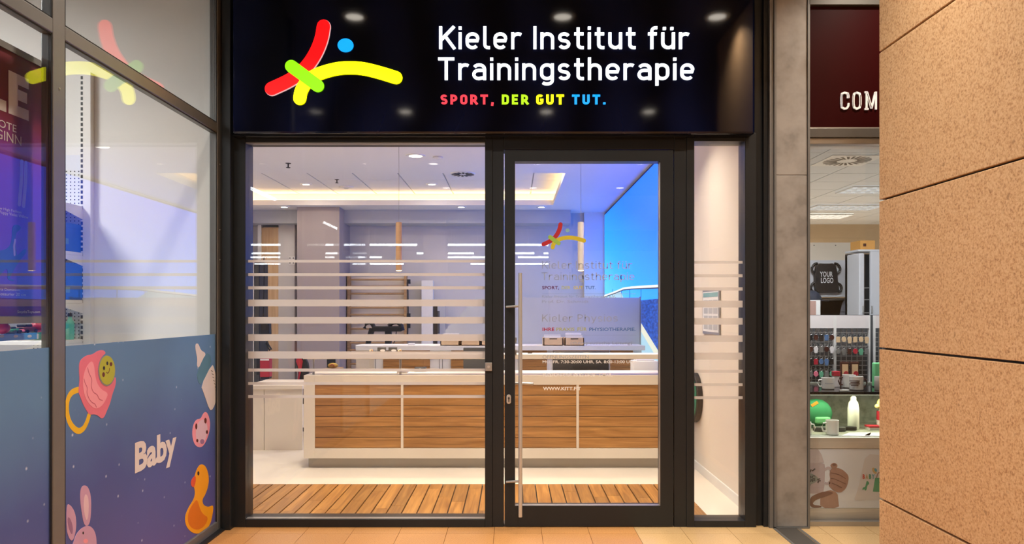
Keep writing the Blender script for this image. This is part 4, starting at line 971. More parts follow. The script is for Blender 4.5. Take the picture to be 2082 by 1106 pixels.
pr_('rabbit_eye', Z3(ell(437,1048,4,8)), 'toy_blackish', 4*A, 0); pr_('rabbit_nose', Z3(ell(450,1090,12,12)), 'toy_pink_l', 4*A, 0)
part('lettering', text_mb('Baby', 4.216, 4.737, .625, .852, PF, 3*A, .038), 'toy_white', f1)

# poster in a frame behind the left pane
m, n, l, b = nt('poster_print')
tc = n.new('ShaderNodeTexCoord'); sp = n.new('ShaderNodeSeparateXYZ'); l.new(tc.outputs['Object'], sp.inputs[0])
no = n.new('ShaderNodeTexNoise'); no.inputs['Scale'].default_value = 2.5; l.new(tc.outputs['Object'], no.inputs['Vector'])
mr = n.new('ShaderNodeMapRange'); mr.inputs[1].default_value = .0; mr.inputs[2].default_value = 1.25; l.new(sp.outputs[2], mr.inputs[0])
ad = n.new('ShaderNodeMath'); ad.operation = 'MULTIPLY_ADD'; ad.inputs[1].default_value = .25; l.new(no.outputs[0], ad.inputs[0]); l.new(mr.outputs[0], ad.inputs[2])
cr = n.new('ShaderNodeValToRGB'); e_ = cr.color_ramp.elements; e_[0].position = .1; e_[0].color = c4(srgb(80,38,104)); e_[1].position = .98; e_[1].color = c4(srgb(104,36,44))
for p_, c_ in ((.3, (96,64,184)), (.62, (116,66,192)), (.75, (134,58,140)), (.85, (124,42,66))): q = e_.new(p_); q.color = c4(srgb(*c_))
l.new(ad.outputs[0], cr.inputs[0]); l.new(cr.outputs[0], b.inputs['Base Color']); b.inputs['Roughness'].default_value = .5; M['poster_print'] = m
QX = -2.30
po = thing('poster_frame', 'grey framed purple and maroon sale poster behind the left glass pane', 'poster', (QX, 3.1, 1.55))
def q_(p, q): return onx(p, q, QX)
ye, zt_ = q_(97, 132); zb_ = q_(95.7, 656)[1]; ys = 2.55
part('frame_side', MB().box(QX-.03, QX+.008, ye-.030, ye, zb_, zt_), 'poster_alu', po, bevel=.003); part('frame_side', MB().box(QX-.03, QX+.008, ys, ys+.03, zb_, zt_), 'poster_alu', po)
part('frame_side', MB().box(QX-.03, QX+.008, ys+.03, ye-.03, zt_-.03, zt_), 'poster_alu', po); part('frame_side', MB().box(QX-.03, QX+.008, ys+.03, ye-.03, zb_, zb_+.035), 'poster_alu', po)
ps = part('poster_sheet', MB().box(QX-.012, QX, ys+.03, ye-.03, zb_+.035, zt_-.03), 'poster_print', po)
QF = SIDE(QX)
pm('poster_white', srgb(216,206,206), .6); pm('poster_blue', srgb(58,92,160), .6, var=.2); pm('poster_pale', srgb(170,165,215), .6)
def pt(txt, p0, p1, q0, q1, bold=0, mt='poster_white'):
    a = q_(p1, q0); u1 = a[0]; u0 = q_(p0, q0)[0]; za = wz(q0, u1); zb = wz(q1, u1)
    part('lettering', text_mb(txt, u0, u1, zb, za, QF, .001, bold), mt, ps)
u0, z1 = q_(17, 142); z0 = q_(17, 230)[1]; u1 = q_(58, 200)[0]
part('lettering', MB().prism([(u0,z0),(u1,z0),(u1,z0+.05),(u0+.065,z0+.05),(u0+.065,z0+.078),(u1-.012,z0+.078),(u1-.012,z0+.128),(u0+.065,z0+.128),(u0+.065,z1-.048),(u1,z1-.048),(u1,z1),(u0,z1)], QF, .001), 'poster_white', ps)
part('lettering', MB().prism([(u0-.16,z0),(u0-.015,z0),(u0-.015,z0+.05),(u0-.095,z0+.05),(u0-.095,z1),(u0-.16,z1)], QF, .001), 'poster_white', ps)
pt('ANGEBOTE', -75, 33, 255, 270, .0); pt('ZU BEGINN', -75, 43, 278, 297, .0)
pt('Rainbow High Fashion', -22, 43, 429, 436, .0); pt('oder Brook Poppy Violet Willow', -40, 57, 439, 447)
pt('Dino Verts Dominion,', -30, 41, 587, 593); pt('saurus Dinosaurier 20 cm', -40, 52, 596, 602); pt('SmythsToys.com', 35, 81, 631, 638, .01)
def qp(pts): return [q_(p, q) for p, q in pts]
for d_ in (0, 8.5): part('ski_print', MB().ribbon(qp([(44+d_,328+d_*.4),(43+d_,370+d_*.4),(39+d_,415+d_*.4)]), .022, QF, .001, cap='round'), 'poster_pale', ps)
part('dinosaur_print', MB().prism(qp(smooth_path([(24,465),(28,457),(38,457),(43,463),(40,468),(33,472),(31,485),(32,505),(34,520),(40,515),(50,505),(55,510),(44,525),(36,535),(30,545),(22,560),(18,566),(30,570),(26,572),(14,568),(16,552),(12,545),(4,555),(-5,565),(-12,560),(-4,545),(-10,532),(-18,520),(-4,510),(10,508),(20,500),(24,485)], 2, True)), QF, .001), 'poster_blue', ps)
part('dinosaur_stripe', MB().ribbon(qp([(30,488),(28,500),(29,518)]), .012, QF, .002, cap='round'), 'poster_pale', ps)

# shelf unit with peg board in the toy shop
pm('toy_box_blue', srgb(30,84,170), .5, var=.25, scale=14); pm('peg', (.72,.74,.80), .6)
su = thing('shelf_unit', 'white shop shelf unit with peg board behind the glass', 'shelf', (-3.5, 5.2, 0))
UX = -3.125
part('peg_board', MB().box(-4.1, UX-.03, TD-.024, TD-.002, .1, 2.75), 'peg', su)
hm = MB()
for i in range(12):
    for j in range(52): hm.add([(UX-.06-i*.030, TD-.0245, 1.30+j*.026), (UX-.051-i*.030, TD-.0245, 1.30+j*.026), (UX-.051-i*.030, TD-.0245, 1.308+j*.026), (UX-.06-i*.030, TD-.0245, 1.308+j*.026)], [(0,1,2,3)])
h_ = part('peg_holes', hm, 'black', su); h_['kind'] = 'stuff'
SHZ = [2.37, 2.03, 1.685, 1.40]
for k, zs_ in enumerate(SHZ):
    part('shelf_board', MB().box(-4.1, UX-.012, 5.00, TD-.026, zs_-.026, zs_), 'white', su, bevel=.003)
    part('shelf_bracket', MB().add([(UX-.010,5.02,zs_-.026),(UX-.010,TD-.03,zs_-.026),(UX-.010,TD-.03,zs_-.10),(UX-.016,5.02,zs_-.026),(UX-.016,TD-.03,zs_-.026),(UX-.016,TD-.03,zs_-.10)], [(0,1,2),(5,4,3),(0,3,4,1),(1,4,5,2),(2,5,3,0)]), 'white', su)
up = part('upright', MB().box(UX-.030, UX+.045, TD-.05, TD-.001, 0, 3.35), 'white', su)
sm = MB()
for k in range(72): sm.box(UX-.026, UX-.010, TD-.0508, TD-.05, .6+k*.038, .624+k*.038)
s_ = part('slots', sm, 'black', up); s_['kind'] = 'stuff'
for k, (si, x0, x1, h, nm) in enumerate(((1,-3.40,-3.15,.20,'at the right end of the upper shelf'), (1,-3.72,-3.44,.15,'further left on the upper shelf'), (2,-3.38,-3.14,.26,'at the right end of the middle shelf'), (2,-3.70,-3.42,.20,'further left on the middle shelf'))):
    zs_ = SHZ[si]; o = thing('toy_box', 'blue boxed toy %s of the toy shop unit' % nm, 'toy box', ((x0+x1)/2, 5.2, zs_), 'boxed toys on the shelf unit')
    part('carton', MB().box(x0, x1, 5.04, 5.40, zs_+.001, zs_+h), 'toy_box_blue', o, bevel=.006); part('carton_label', MB().box(x1, x1+.001, 5.10, 5.24, zs_+.05, zs_+.09), 'toy_teal', o); part('carton_lid', MB().box(x0-.002, x1+.002, 5.038, 5.402, zs_+h-.03, zs_+h+.002), 'toy_box_blue', o)
pm('teal_bottle', srgb(80,190,170), .3)
for k in range(4):
    x = UX-.05-k*.075; y = 5.30; zs_ = SHZ[3]+.001; o = thing('toy_bottle', 'teal toy bottle on the bottom shelf, %s from the right end' % ('first','second','third','fourth')[k], 'bottle', (x, y, zs_), 'teal bottles on the shelf unit')
    part('bottle', MB().lathe([(.026,0),(.028,.02),(.028,.12),(.012,.15),(.012,.165)], (x,y,zs_), 12), 'teal_bottle', o, smooth=True); part('cap', MB().lathe([(.016,0),(.014,.025)], (x,y,zs_+.165), 10), 'black', o)
# low toy display under the poster
TX = -2.42
ts = thing('toy_shelf', 'low toy shelf with sky blue edge strip under the poster', 'shelf', (TX-.2, 3.2, 0))
pm('sky_strip', srgb(60,160,226), .5)
def tz(q): return onx(60, q, TX)[1]
part('shelf_board', MB().box(TX-.45, TX-.004, 2.6, onx(80,690,TX)[0], tz(690), tz(679)), 'white', ts)
st_ = part('edge_strip', MB().box(TX-.004, TX, 2.6, onx(75,690,TX)[0], tz(690), tz(677)), 'sky_strip', ts)
for p in (2, 30, 58): c_ = onx(p+2, 683.5, TX); part('cloud_print', MB().prism(ell(c_[0], c_[1], .016, .007), SIDE(TX), .001), 'toy_white', st_)
part('leg', MB().box(TX-.43, TX-.40, 2.62, 2.65, 0, tz(690)).box(TX-.43, TX-.40, 3.6, 3.63, 0, tz(690)), 'white', ts)
for k, (p, nm) in enumerate(((4,'left'), (77,'right'))):
    y, z = onx(p, 676, TX-.08); z = tz(679)+.001; o = thing('toy_figure', 'red toy mushroom with orange cap on the low toy shelf, %s one' % nm, 'toy', (TX-.08, y, z), 'toys under the poster')
    part('base', MB().sphere((TX-.08,y,z+.030), .036, sc=(1,1,.82)), 'red', o, smooth=True); part('cap', MB().sphere((TX-.08,y,z+.062), .03, sc=(1,1,.6)), 'toy_orange', o, smooth=True)
pm('toy_green', srgb(40,120,90), .5)
for k, (p, mt, nm, ln, hh) in enumerate(((22,'toy_green','green',.05,.035), (36,'toy_pink','pink',.09,.03), (52,'toy_brown','dark brown',.11,.045))):
    y = onx(p, 676, TX-.1)[0]; z = tz(679)+.001; o = thing('toy_car', '%s toy car on the low toy shelf' % nm, 'toy car', (TX-.1, y, z), 'toys under the poster')
    part('body', MB().box(TX-.14, TX-.07, y-ln/2, y+ln/2, z+.008, z+hh*.7), mt, o, bevel=.005); part('cabin', MB().box(TX-.13, TX-.08, y-ln/4, y+ln/4, z+hh*.7, z+hh), 'black', o, bevel=.004)
    for a in (-.3, .3): part('wheel', MB().tube([(TX-.145,y+a*ln,z+.010),(TX-.065,y+a*ln,z+.010)], .010, 10), 'black', o)
# light tubes of the toy shop (mirrored in the big window)
emis('tube', (.94,.98,1.0), 24)
def tube_light(p, q_, label, group, r=.026):
    c = [(p[i]+q_[i])/2 for i in range(3)]; o = thing('tube_light', label, 'tube light', (c[0], c[1], c[2]-r), group)
    part('tube', MB().tube([p, q_], r, 10), 'tube', o, smooth=True)
    d = (Vector(q_)-Vector(p)).normalized()*.03
    for a, b_ in ((Vector(p), Vector(p)-d), (Vector(q_)+d, Vector(q_))): part('end_cap', MB().tube([a, b_], r*1.1, 10), 'white', o)
    h = Vector((0,0,1.04)); part('hanger', MB().tube([Vector(p)*.7+Vector(q_)*.3, Vector(p)*.7+Vector(q_)*.3+h], .004, 6).tube([Vector(p)*.3+Vector(q_)*.7, Vector(p)*.3+Vector(q_)*.7+h], .004, 6), 'white', o)
for k, (a, b_) in enumerate(((3.4,2.2), (1.9,.8), (.3,-.9), (-1.4,-2.6), (-3.9,-5.2))):
    tube_light((-3.85,a,3.41), (-3.85,b_,3.41), 'white tube light over the toy shop aisle, %s from the entrance end' % ('first','second','third','fourth','fifth')[k], 'toy shop tube lights')
tr = thing('added_light_panel', 'square white ceiling light panel added out of view over the toy shop', 'light panel', (-4.8, 3.2, 4.40)); emis('panel_light', (1.0,.99,.96), 3.0)  # added out of view to brighten the toy shop interior
part('diffuser', MB().box(-5.4, -4.2, 2.6, 3.8, 4.40, 4.41), 'panel_light', tr); part('panel_frame', MB().box(-5.43, -4.17, 2.57, 3.83, 4.41, 4.45), 'white', tr)
lamp('panel_fill_lamp', tr, (-4.8, 3.2, 4.395), 1.1, 190, (1.0,.98,.95), 160)
# light tubes of the opposite shop, mirrored in the shop windows
segs = {-9.2: [(-7.5,-4.9),(-4.6,-2.6),(-2.2,-.4),(.1,1.3)], -12.2: [(-8.2,-5.4),(-3.0,-1.2),(-.6,.7),(1.0,1.5)], -13.9: [(-9.0,-6.0),(-5.2,-4.4),(-2.4,-.9),(.2,1.3)], -17.6: [(-10,-8),(-6.2,-4.2),(-1.6,1.6)]}
r_ = 0
for y, ss in segs.items():
    r_ += 1
    for k, (a, b_) in enumerate(ss):
        tube_light((a,y,3.41), (b_,y,3.41), 'white tube light in the opposite shop, row %s, number %s from the left' % (('one','two','three','four')[r_-1], ('one','two','three','four')[k]), 'opposite shop tube lights', .030)

# ================================================================== GIFT SHOP (right)
# ceiling fittings
Y = 8.6; z = RSZ; x = wx(1722, Y)
o = thing('air_diffuser', 'square swirl air diffuser in the gift shop ceiling', 'air diffuser', (x, Y, z-.01))
part('face_plate', MB().box(x-.30, x+.30, Y-.30, Y+.30, z-.01, z-.002), 'white', o)
for k in range(24):
    a = 2*math.pi*k/24; c, s = math.cos(a), math.sin(a)
    part('slot', MB().add([(x+c*.11-s*.008, Y+s*.11+c*.008, z-.0115), (x+c*.11+s*.014, Y+s*.11-c*.014, z-.0115), (x+c*.26+s*.045, Y+s*.26-c*.045, z-.0115), (x+c*.26+s*.012, Y+s*.26-c*.012, z-.0115)], [(0,1,2,3)]), 'black', o)
emis('louver_light', (1.0,.93,.80), 2.4); emis('louver_dim', (.9,.92,.93), 1.1)
for px, py, mt, nm, pw in ((1715,420,'louver_dim','middle louvred ceiling light of the gift shop',60), (1660,438,'louver_light','warm louvred ceiling light far back in the gift shop',60), (1795,384,'louver_dim','louvred ceiling light beside the stone pillar',60), (1720,180,'louver_dim','added louvred ceiling light, unseen right behind the gift shop sign',95)):  # last one added, hidden by the sign, to brighten the shop front zone
    Y = (RSZ-EYE)*F/(HY-py); x = wx(px, Y)
    o = thing('ceiling_light', nm, 'ceiling light', (x, Y, RSZ-.02), 'gift shop ceiling lights')
    part('diffuser', MB().box(x-.56, x+.56, Y-.28, Y+.28, RSZ-.006, RSZ-.002), mt, o)
    for k in range(9): part('louver', MB().box(x-.56+k*.14-.006, x-.56+k*.14+.006, Y-.28, Y+.28, RSZ-.03, RSZ-.006), 'white', o)
    for k in range(4): part('louver', MB().box(x-.56, x+.56, Y-.28+k*.187-.006, Y-.28+k*.187+.006, RSZ-.028, RSZ-.006), 'white', o)
    lamp('louver_lamp', o, (x, Y, RSZ-.035), 1.0, pw, (1.0,.82,.60) if mt == 'louver_light' else (.95,.97,1.0), 160, size_y=.5)
# front display: counter box with printed front
FY = 5.58
def gz(q, Y=FY): return wz(q, Y)
GR = 4.6
dp = thing('display_counter', 'white window display counter with printed front panel in the gift shop', 'display counter', (3.4, 5.9, 0))
part('fascia', MB().box(2.21, GR, FY, FY+.03, gz(912), gz(890)), 'pale_wood', dp, bevel=.002)
part('deck', MB().box(2.21, GR, FY+.03, 6.35, gz(890)-.04, gz(890)), 'concrete', dp)
part('front_panel', MB().box(2.21, GR, FY+.01, FY+.03, gz(1034), gz(912)), 'white', dp)
part('skirt', MB().box(2.21, GR, FY, FY+.03, gz(1058), gz(1034)), 'pale_wood', dp, bevel=.002)
part('base_rail', MB().box(2.21, GR, FY+.004, FY+.04, 0, gz(1058)), 'alu_light', dp)
part('back_panel', MB().box(2.21, 3.62, 6.35, 6.38, 0, .99), 'concrete', dp)
part('back_panel', MB().box(3.63, GR, 6.35, 6.38, 0, .99), 'concrete', dp)
zsh = wz(803, 5.75)
pm('print_bg', (.78,.83,.95), .6); pm('print_mug', (.56,.50,.57), .6); pm('print_mug_l', (.64,.60,.66), .6); pm('print_ink', (.05,.06,.07), .6); pm('print_leaf', (.32,.38,.38), .6); pm('bag_white', (.72,.72,.78), .6); pm('bag_green', (.12,.40,.24), .6)
pm('ink_red', (.60,.12,.10), .6); pm('ink_blue', (.15,.42,.55), .6); pm('ink_sand', (.65,.48,.25), .6)
GFR = FRONT(FY+.0038)
Z8 = lambda pts: [(wx(1640+x/5.37, FY), wz(900+y/5.37, FY)) for x, y in pts]
ph = thing('printed_poster', 'poster of a hand holding a mug and a baby pouch on the display front', 'poster', (3.2, FY, gz(1034)))
part('poster_sheet', MB().box(2.212, GR-.01, FY+.004, FY+.009, gz(1033), gz(913)), 'print_bg', ph)
def gp(nm, pts, mt, d, it=2): part(nm, MB().prism(Z8(smooth_path(pts, it, True)), GFR, d*.0006), mt, ph)
gp('sleeve_print', [(20,70),(125,70),(165,130),(192,215),(20,215)], 'print_mug_l', 1, 0); gp('mug_print', [(-90,215),(195,212),(203,300),(192,540),(160,556),(-60,556)], 'print_mug', 2, 1)
gp('mug_inside_print', ell(55,216,140,8), 'print_mug_l', 3, 0)
part('mug_handle_print', MB().ribbon(Z8(smooth_path([(196,300),(225,275),(258,275),(262,310)], 2)), .018, GFR, .0018), 'print_mug', ph)
part('mug_handle_print', MB().ribbon(Z8(smooth_path([(200,440),(232,452),(250,430)], 2)), .018, GFR, .0018), 'print_mug', ph)
gp('arm_print', [(150,590),(240,510),(340,545),(350,640),(357,716),(150,716)], 'skin', 1, 1)
gp('palm_print', [(35,600),(110,560),(200,530),(285,538),(290,560),(180,600),(90,630),(60,680),(170,690),(160,712),(35,712)], 'skin_dark', 3, 2)
gp('hand_print', [(262,290),(300,270),(380,285),(440,335),(462,370),(455,440),(430,505),(370,550),(300,530),(250,480),(240,440),(262,400),(250,350)], 'skin', 3, 2)
for pts in ([(258,300),(300,285),(370,320),(430,370),(420,395),(350,345),(290,335),(262,328)], [(258,355),(300,340),(360,375),(435,430),(425,450),(350,415),(290,390),(262,385)], [(272,408),(310,398),(380,440),(410,470),(385,490),(320,455),(280,440)], [(242,455),(280,440),(350,495),(340,530),(290,505),(248,485)]): gp('finger_print', pts, 'skin', 4.5, 2)
for pts in ([(262,328),(300,334),(360,350),(428,394)], [(262,388),(300,394),(360,420),(430,452)], [(275,442),(320,458),(385,492)]):
    part('finger_crease', MB().ribbon(Z8(smooth_path(pts, 2)), .006, GFR, .0032), 'skin_dark', ph)
gp('thumb_print', ell(300,252,38,30,16), 'skin', 5, 0); gp('thumb_nail', ell(302,240,22,14,14), 'skin_dark', 6, 0)
gp('leaf_print', [(-20,330),(40,330),(110,365),(135,400),(90,440),(20,468),(-40,450)], 'print_leaf', 3, 1)
def gtx(t, x0, x1, y0, y1, mt, bold=.02, d=.0026): a, b_ = Z8([(x0,y1),(x1,y0)]); part('lettering', text_mb(t, a[0], b_[0], a[1], b_[1], GFR, d, bold), mt, ph)
gtx('MOC', -38, 96, 360, 393, 'print_ink'); gtx('KUP', -38, 96, 398, 430, 'print_ink')
for pts in ([(38,325),(52,292)], [(60,310),(95,285)], [(118,402),(150,395)], [(125,440),(130,418),(155,416)], [(30,470),(42,458)]): part('ink_stroke', MB().ribbon(Z8(pts), .008, GFR, .0026), 'print_ink', ph)
gp('pouch_print', [(650,120),(830,140),(1000,150),(1000,640),(700,628),(535,637),(522,612),(560,520),(600,340)], 'bag_white', 1, 1)
for t, x0, x1, mt in (('B',612,637,'ink_red'), ('A',645,672,'ink_sand'), ('B',682,706,'bag_green'), ('Y',712,744,'ink_blue')): gtx(t, x0, x1, 345, 396, mt, .05)
gp('footprint_print', ell(742,308,20,38,16,-.5), 'ink_sand', 2, 0); gp('footprint_print', ell(756,300,14,20,14,-.4), 'ink_blue', 3, 0)
gp('giraffe_print', [(612,490),(640,488),(655,430),(660,415),(682,430),(685,455),(668,460),(655,522),(640,525),(630,505),(612,525)], 'bag_green', 2, 1)
gp('bag_print', [(750,385),(1000,385),(1000,545),(725,535)], 'bag_green', 2, 0)
part('bag_handle_print', MB().ribbon(Z8(smooth_path([(765,385),(780,330),(815,320),(850,330)], 2)), .007, GFR, .002), 'skin', ph); gp('bear_print', ell(818,300,22,28), 'ink_sand', 1.8, 0)

# black glass shelf above the deck with its bracket light
bs = dp
part('shelf_plate', MB().box(2.21, GR, 5.75, 6.33, zsh, wz(796.5,5.75)), 'black_gloss', bs, bevel=.003)
emis('shelf_led', (1.0,1.0,.72), 4.0)
part('shelf_led', MB().box(2.25, GR-.05, 5.80, 5.815, zsh-.006, zsh-.001), 'shelf_led', bs)
part('shelf_support', MB().box(2.212, 2.225, 6.0, 6.34, gz(890), zsh).box(GR-.02, GR-.005, 6.0, 6.34, gz(890), zsh), 'black', bs)
lamp('shelf_lamp', bs, (3.3, 5.92, zsh-.012), 2.1, 9, (1.0,1.0,.66), 170, size_y=.03)
zd = gz(890)
# cap, mugs, bottle, books, flat sheets
pm('cap_green', srgb(30,116,74), .8, var=.1); pm('cap_mint', srgb(110,190,130), .8); pm('mug_white', (.78,.78,.76), .3); pm('bottle_white', (.82,.82,.74), .4); pm('tag_orange', srgb(240,120,30), .5); pm('choc', srgb(70,34,26), .5); pm('mug_cream', (.80,.79,.74), .3)
Y = 6.05; x = wx(1659, Y)
o = thing('cap', 'green knitted cap with mint cuff and orange tag on the display deck', 'cap', (x, Y, zd), )
part('crown', MB().sphere((x,Y,zd+.115), .135, sc=(1.0,.45,.92)), 'cap_green', o, smooth=True)
part('cuff', MB().box(x-.03, x+.088, Y-.085, Y-.03, zd+.045, zd+.098), 'cap_mint', o, bevel=.012)
a = .5; part('price_tag', MB().prism([(x-.062,zd+.195),(x-.048,zd+.178),(x+.002,zd+.208),(x-.012,zd+.226)], FRONT(Y-.045), .004), 'tag_orange', o)
single('folded_cap', MB().prism(smooth_path([(0,0),(.05,-.03),(.14,-.045),(.26,-.03),(.28,0),(.2,.04),(.06,.045)], 2, True), lambda u, v, d: (wx(1652,5.85)+u, 5.88+v, zd+.001+d), .035), 'dark_grey', 'dark folded cap lying in front of the green cap', 'cap', bevel=.008)
single('folded_cap', MB().prism(smooth_path([(0,0),(.07,-.03),(.14,-.03),(.16,0),(.1,.04),(.02,.035)], 2, True), lambda u, v, d: (wx(1700,5.95)+u, 5.93+v, zd+.001+d), .03), 'black', 'flat black cap lying right of the white mug', 'cap', bevel=.008)
def mug(x, Y, zb, r, h, mt, label, side, group, hmat=None, hang=0):
    o = thing('mug', label, 'mug', (x, Y, zb), group)
    part('body', MB().lathe([(r*.9,0),(r,.006),(r,h),(r*.93,h),(r*.9,h*.08)], (x,Y,zb+.0005), 22), mt, o, smooth=True)
    c = zb+h*.52; s = side
    part('handle', MB().tube([(x+s*r*.96,Y,c+h*.3),(x+s*(r+.022),Y,c+h*.27),(x+s*(r+.033),Y,c),(x+s*(r+.022),Y,c-h*.27),(x+s*r*.96,Y,c-h*.3)], .006, 8), hmat or mt, o, smooth=True)
    return o
Y = 5.72
mug(wx(1692,Y), Y, zd, (wx(1704.5,Y)-wx(1679.5,Y))/2, wz(858,Y)-wz(886,Y)+.006, 'mug_white', 'plain white mug on the display deck', -1, 'mugs in the display')
mug(wx(1637,Y), Y, zd, .045, .1, 'mug_cream', 'cream mug half hidden by the grey pier on the deck', 1, 'mugs in the display')
Y = 6.0; x = wx(1735, Y); r = .044
o = thing('bottle', 'white drinking bottle standing on the display deck', 'bottle', (x, Y, zd))
part('bottle_body', MB().lathe([(r*.9,0),(r,.012),(r,.165),(r*.8,.215),(r*.5,.232),(r*.46,.24)], (x,Y,zd+.0005), 24), 'bottle_white', o, smooth=True); part('bottle_cap', MB().lathe([(r*.52,0),(r*.52,.018),(r*.3,.03)], (x,Y,zd+.238), 18), 'bottle_white', o, smooth=True)
part('carry_loop', MB().tube([(x-.01,Y,zd+.262),(x-.012,Y+.01,zd+.29),(x,Y+.012,zd+.30)], .003, 6), 'black', o)
Y = 5.95
o = thing('gift_box', 'small red and white gift box on the display deck', 'box', (wx(1772,Y), Y, zd)); x = wx(1770, Y)
part('box_body', MB().box(x-.02, x+.07, Y-.03, Y+.05, zd+.0005, zd+.022), 'toy_white', o); part('lid', MB().box(x-.024, x+.074, Y-.034, Y+.054, zd+.022, zd+.034), 'red', o)
Y = 6.0; x = wx(1797, Y); pm('plush_yellow', srgb(236,226,150), .8)
o = thing('plush_toy', 'pale yellow plush figure in a red shirt beside the stone pillar', 'plush toy', (x, Y, zd))
part('body', MB().lathe([(.05,0),(.055,.06),(.05,.14),(.03,.16)], (x,Y,zd), 16), 'toy_white', o, smooth=True); part('head', MB().sphere((x,Y,zd+.20), .055), 'plush_yellow', o, smooth=True); part('shirt', MB().lathe([(.0565,.075),(.053,.145)], (x,Y,zd), 16), 'red', o)
part('nose', MB().sphere((x-.058,Y-.005,zd+.185), .018), 'plush_yellow', o, smooth=True)
for k, (a, b_, nm) in enumerate(((1712,1766,'white card lying in front of the bottle'), (1756,1800,'white card lying by the stone pillar'))):
    single('card_sheet', MB().prism([(wx(a,5.66),5.66),(wx(b_,5.64),5.63),(wx(b_+2,5.85),5.82),(wx(a+14,5.8),5.80)], lambda u, v, d: (u, v, zd+.0015+d), .002), 'toy_white', nm, 'card')
# on the black shelf
zk = wz(796.5, 5.75)
Y = 5.95
mug(wx(1683,Y), Y, zk, .05, .092, 'mug_white', 'white mug with small dark print on the black shelf', -1, 'mugs in the display')
part('mug_print', text_mb('Mustertext', wx(1677,5.9), wx(1694,5.9), zk+.045, zk+.054, FRONT(5.898), .001), 'print_navy', [ob for ob in bpy.data.objects if ob.name.startswith('mug') and ob.get('label','').startswith('white mug with small')][0])
Y = 5.88
mb1 = mug(wx(1741,Y), Y, zk, .052, .108, 'mug_white', 'white mug with brown handle and brown text on the black shelf', 1, 'mugs in the display', 'choc')
for k, (a, b_) in enumerate(((1728,1749),(1730,1748),(1728,1749),(1731,1746))): part('text_line', MB().box(wx(a,5.82), wx(b_,5.82), 5.825, 5.8285, zk+.075-k*.012, zk+.081-k*.012), 'choc', mb1)
mb2 = mug(wx(1726,6.06), 6.06, zk, .052, .105, 'mug_cream', 'cream mug with brown handle behind the brown text mug', -1, 'mugs in the display', 'choc')
mug(wx(1790,Y), Y, zk, .045, .105, 'mug_white', 'white mug half hidden by the stone pillar on the black shelf', 1, 'mugs in the display')
for k, (px, nm) in enumerate(((1718,'left'), (1738,'right'))):
    Y = 6.15; x = wx(px, Y); o = thing('chocolate_bar', 'chocolate bar in a gold window wrapper behind the mugs, %s one' % nm, 'chocolate', (x, Y, zk), 'chocolate bars')
    part('wrapper', MB().box(x-.036, x+.036, Y, Y+.02, zk+.001, zk+.205), 'choc', o, bevel=.004); part('gold_window', MB().box(x-.024, x+.026, Y-.002, Y, zk+.07, zk+.185), 'card', o); part('seal', MB().prism(ell(x+.008, zk+.105, .02, .024), FRONT(Y-.002), .002), 'red', o)
    part('foot_card', MB().box(x-.03, x+.03, Y-.012, Y-.003, zk+.001, zk+.05), 'toy_white', o)
o = thing('gift_carton', 'small white and red upright carton beside the brown mugs', 'box', (wx(1703,6.1), 6.1, zk)); x = wx(1703, 6.1)
part('carton_body', MB().box(x-.03, x+.02, 6.1, 6.14, zk+.001, zk+.115), 'toy_white', o, bevel=.002); part('carton_top', MB().box(x-.032, x+.022, 6.098, 6.142, zk+.09, zk+.13), 'red', o, bevel=.002)
single('green_pack', MB().box(wx(1778,6.1), wx(1800,6.1), 6.1, 6.15, zk+.001, zk+.20), 'cap_mint', 'green and white bag pack beside the pillar on the black shelf', 'pack', bevel=.008)
single('flat_spoon', MB().prism(ell(0,0,.035,.02), lambda u, v, d: (wx(1714,5.82)+u, 5.80+v, zk+.0015+d), .008), 'mug_cream', 'cream spoon rest lying flat on the black shelf edge', 'spoon rest')
# grid panels with white header boards
HY_ = 6.62
def panel(p0, p1, label):
    x0, x1 = wx(p0,HY_), wx(p1,HY_); o = thing('grid_panel', label, 'display rack', ((x0+x1)/2, HY_, 0), 'wire display racks')
    part('header_board', MB().box(x0, x1, HY_-.01, HY_+.02, wz(667,HY_), wz(641,HY_)), 'toy_white', o)
    mb = MB(); zt = wz(668,HY_)
    for k in range(15): zz = zt-.04-k*.042; mb.box(x0, x1, HY_, HY_+.004, zz, zz+.007)
    for k in range(7): xx = x0+.01+(x1-x0-.02)*k/6; mb.box(xx-.0035, xx+.0035, HY_+.004, HY_+.008, zt-.65, zt)
    part('wire_grid', mb, 'alu_light', o)
    part('upright', MB().box(x1-.006, x1+.006, HY_-.012, HY_+.012, 0, wz(641,HY_)), 'white', o); part('upright', MB().box(x0-.004, x0+.008, HY_-.012, HY_+.012, 0, wz(641,HY_)), 'white', o)
    return x0, x1
panel(1640, 1695.5, 'white wire grid rack hung with key rings beside the grey pier'); panel(1697.5, 1767, 'white wire grid rack with wider header board in the middle'); panel(1777, 1830, 'white wire grid rack partly hidden by the stone pillar')
o = thing('rack_backing', 'black backing board behind the wire racks', 'board', (wx(1730,6.8), 6.8, 0)); part('board', MB().box(2.25, 4.4, 6.80, 6.83, 0, wz(640,6.8)), 'dark_grey', o); part('foot', MB().box(2.3, 4.3, 6.7, 6.95, 0, .02), 'black', o)
kc = {'black':'black', 'navy blue':'print_navy', 'red':'red', 'silver':'alu_light', 'brown':'choc', 'gold':'card', 'green':'bag_green', 'pink':'toy_pink', 'white':'toy_white'}
rowsL = [('black','brown','black','navy blue','brown'), ('brown','white','silver','brown','white'), ('black','red','navy blue','navy blue','black'), ('silver','pink','green','silver','green')]
rowsR = [('gold','gold','gold','gold','gold','gold'), ('silver','silver','brown','red','green','silver')]
ringmesh = MB()
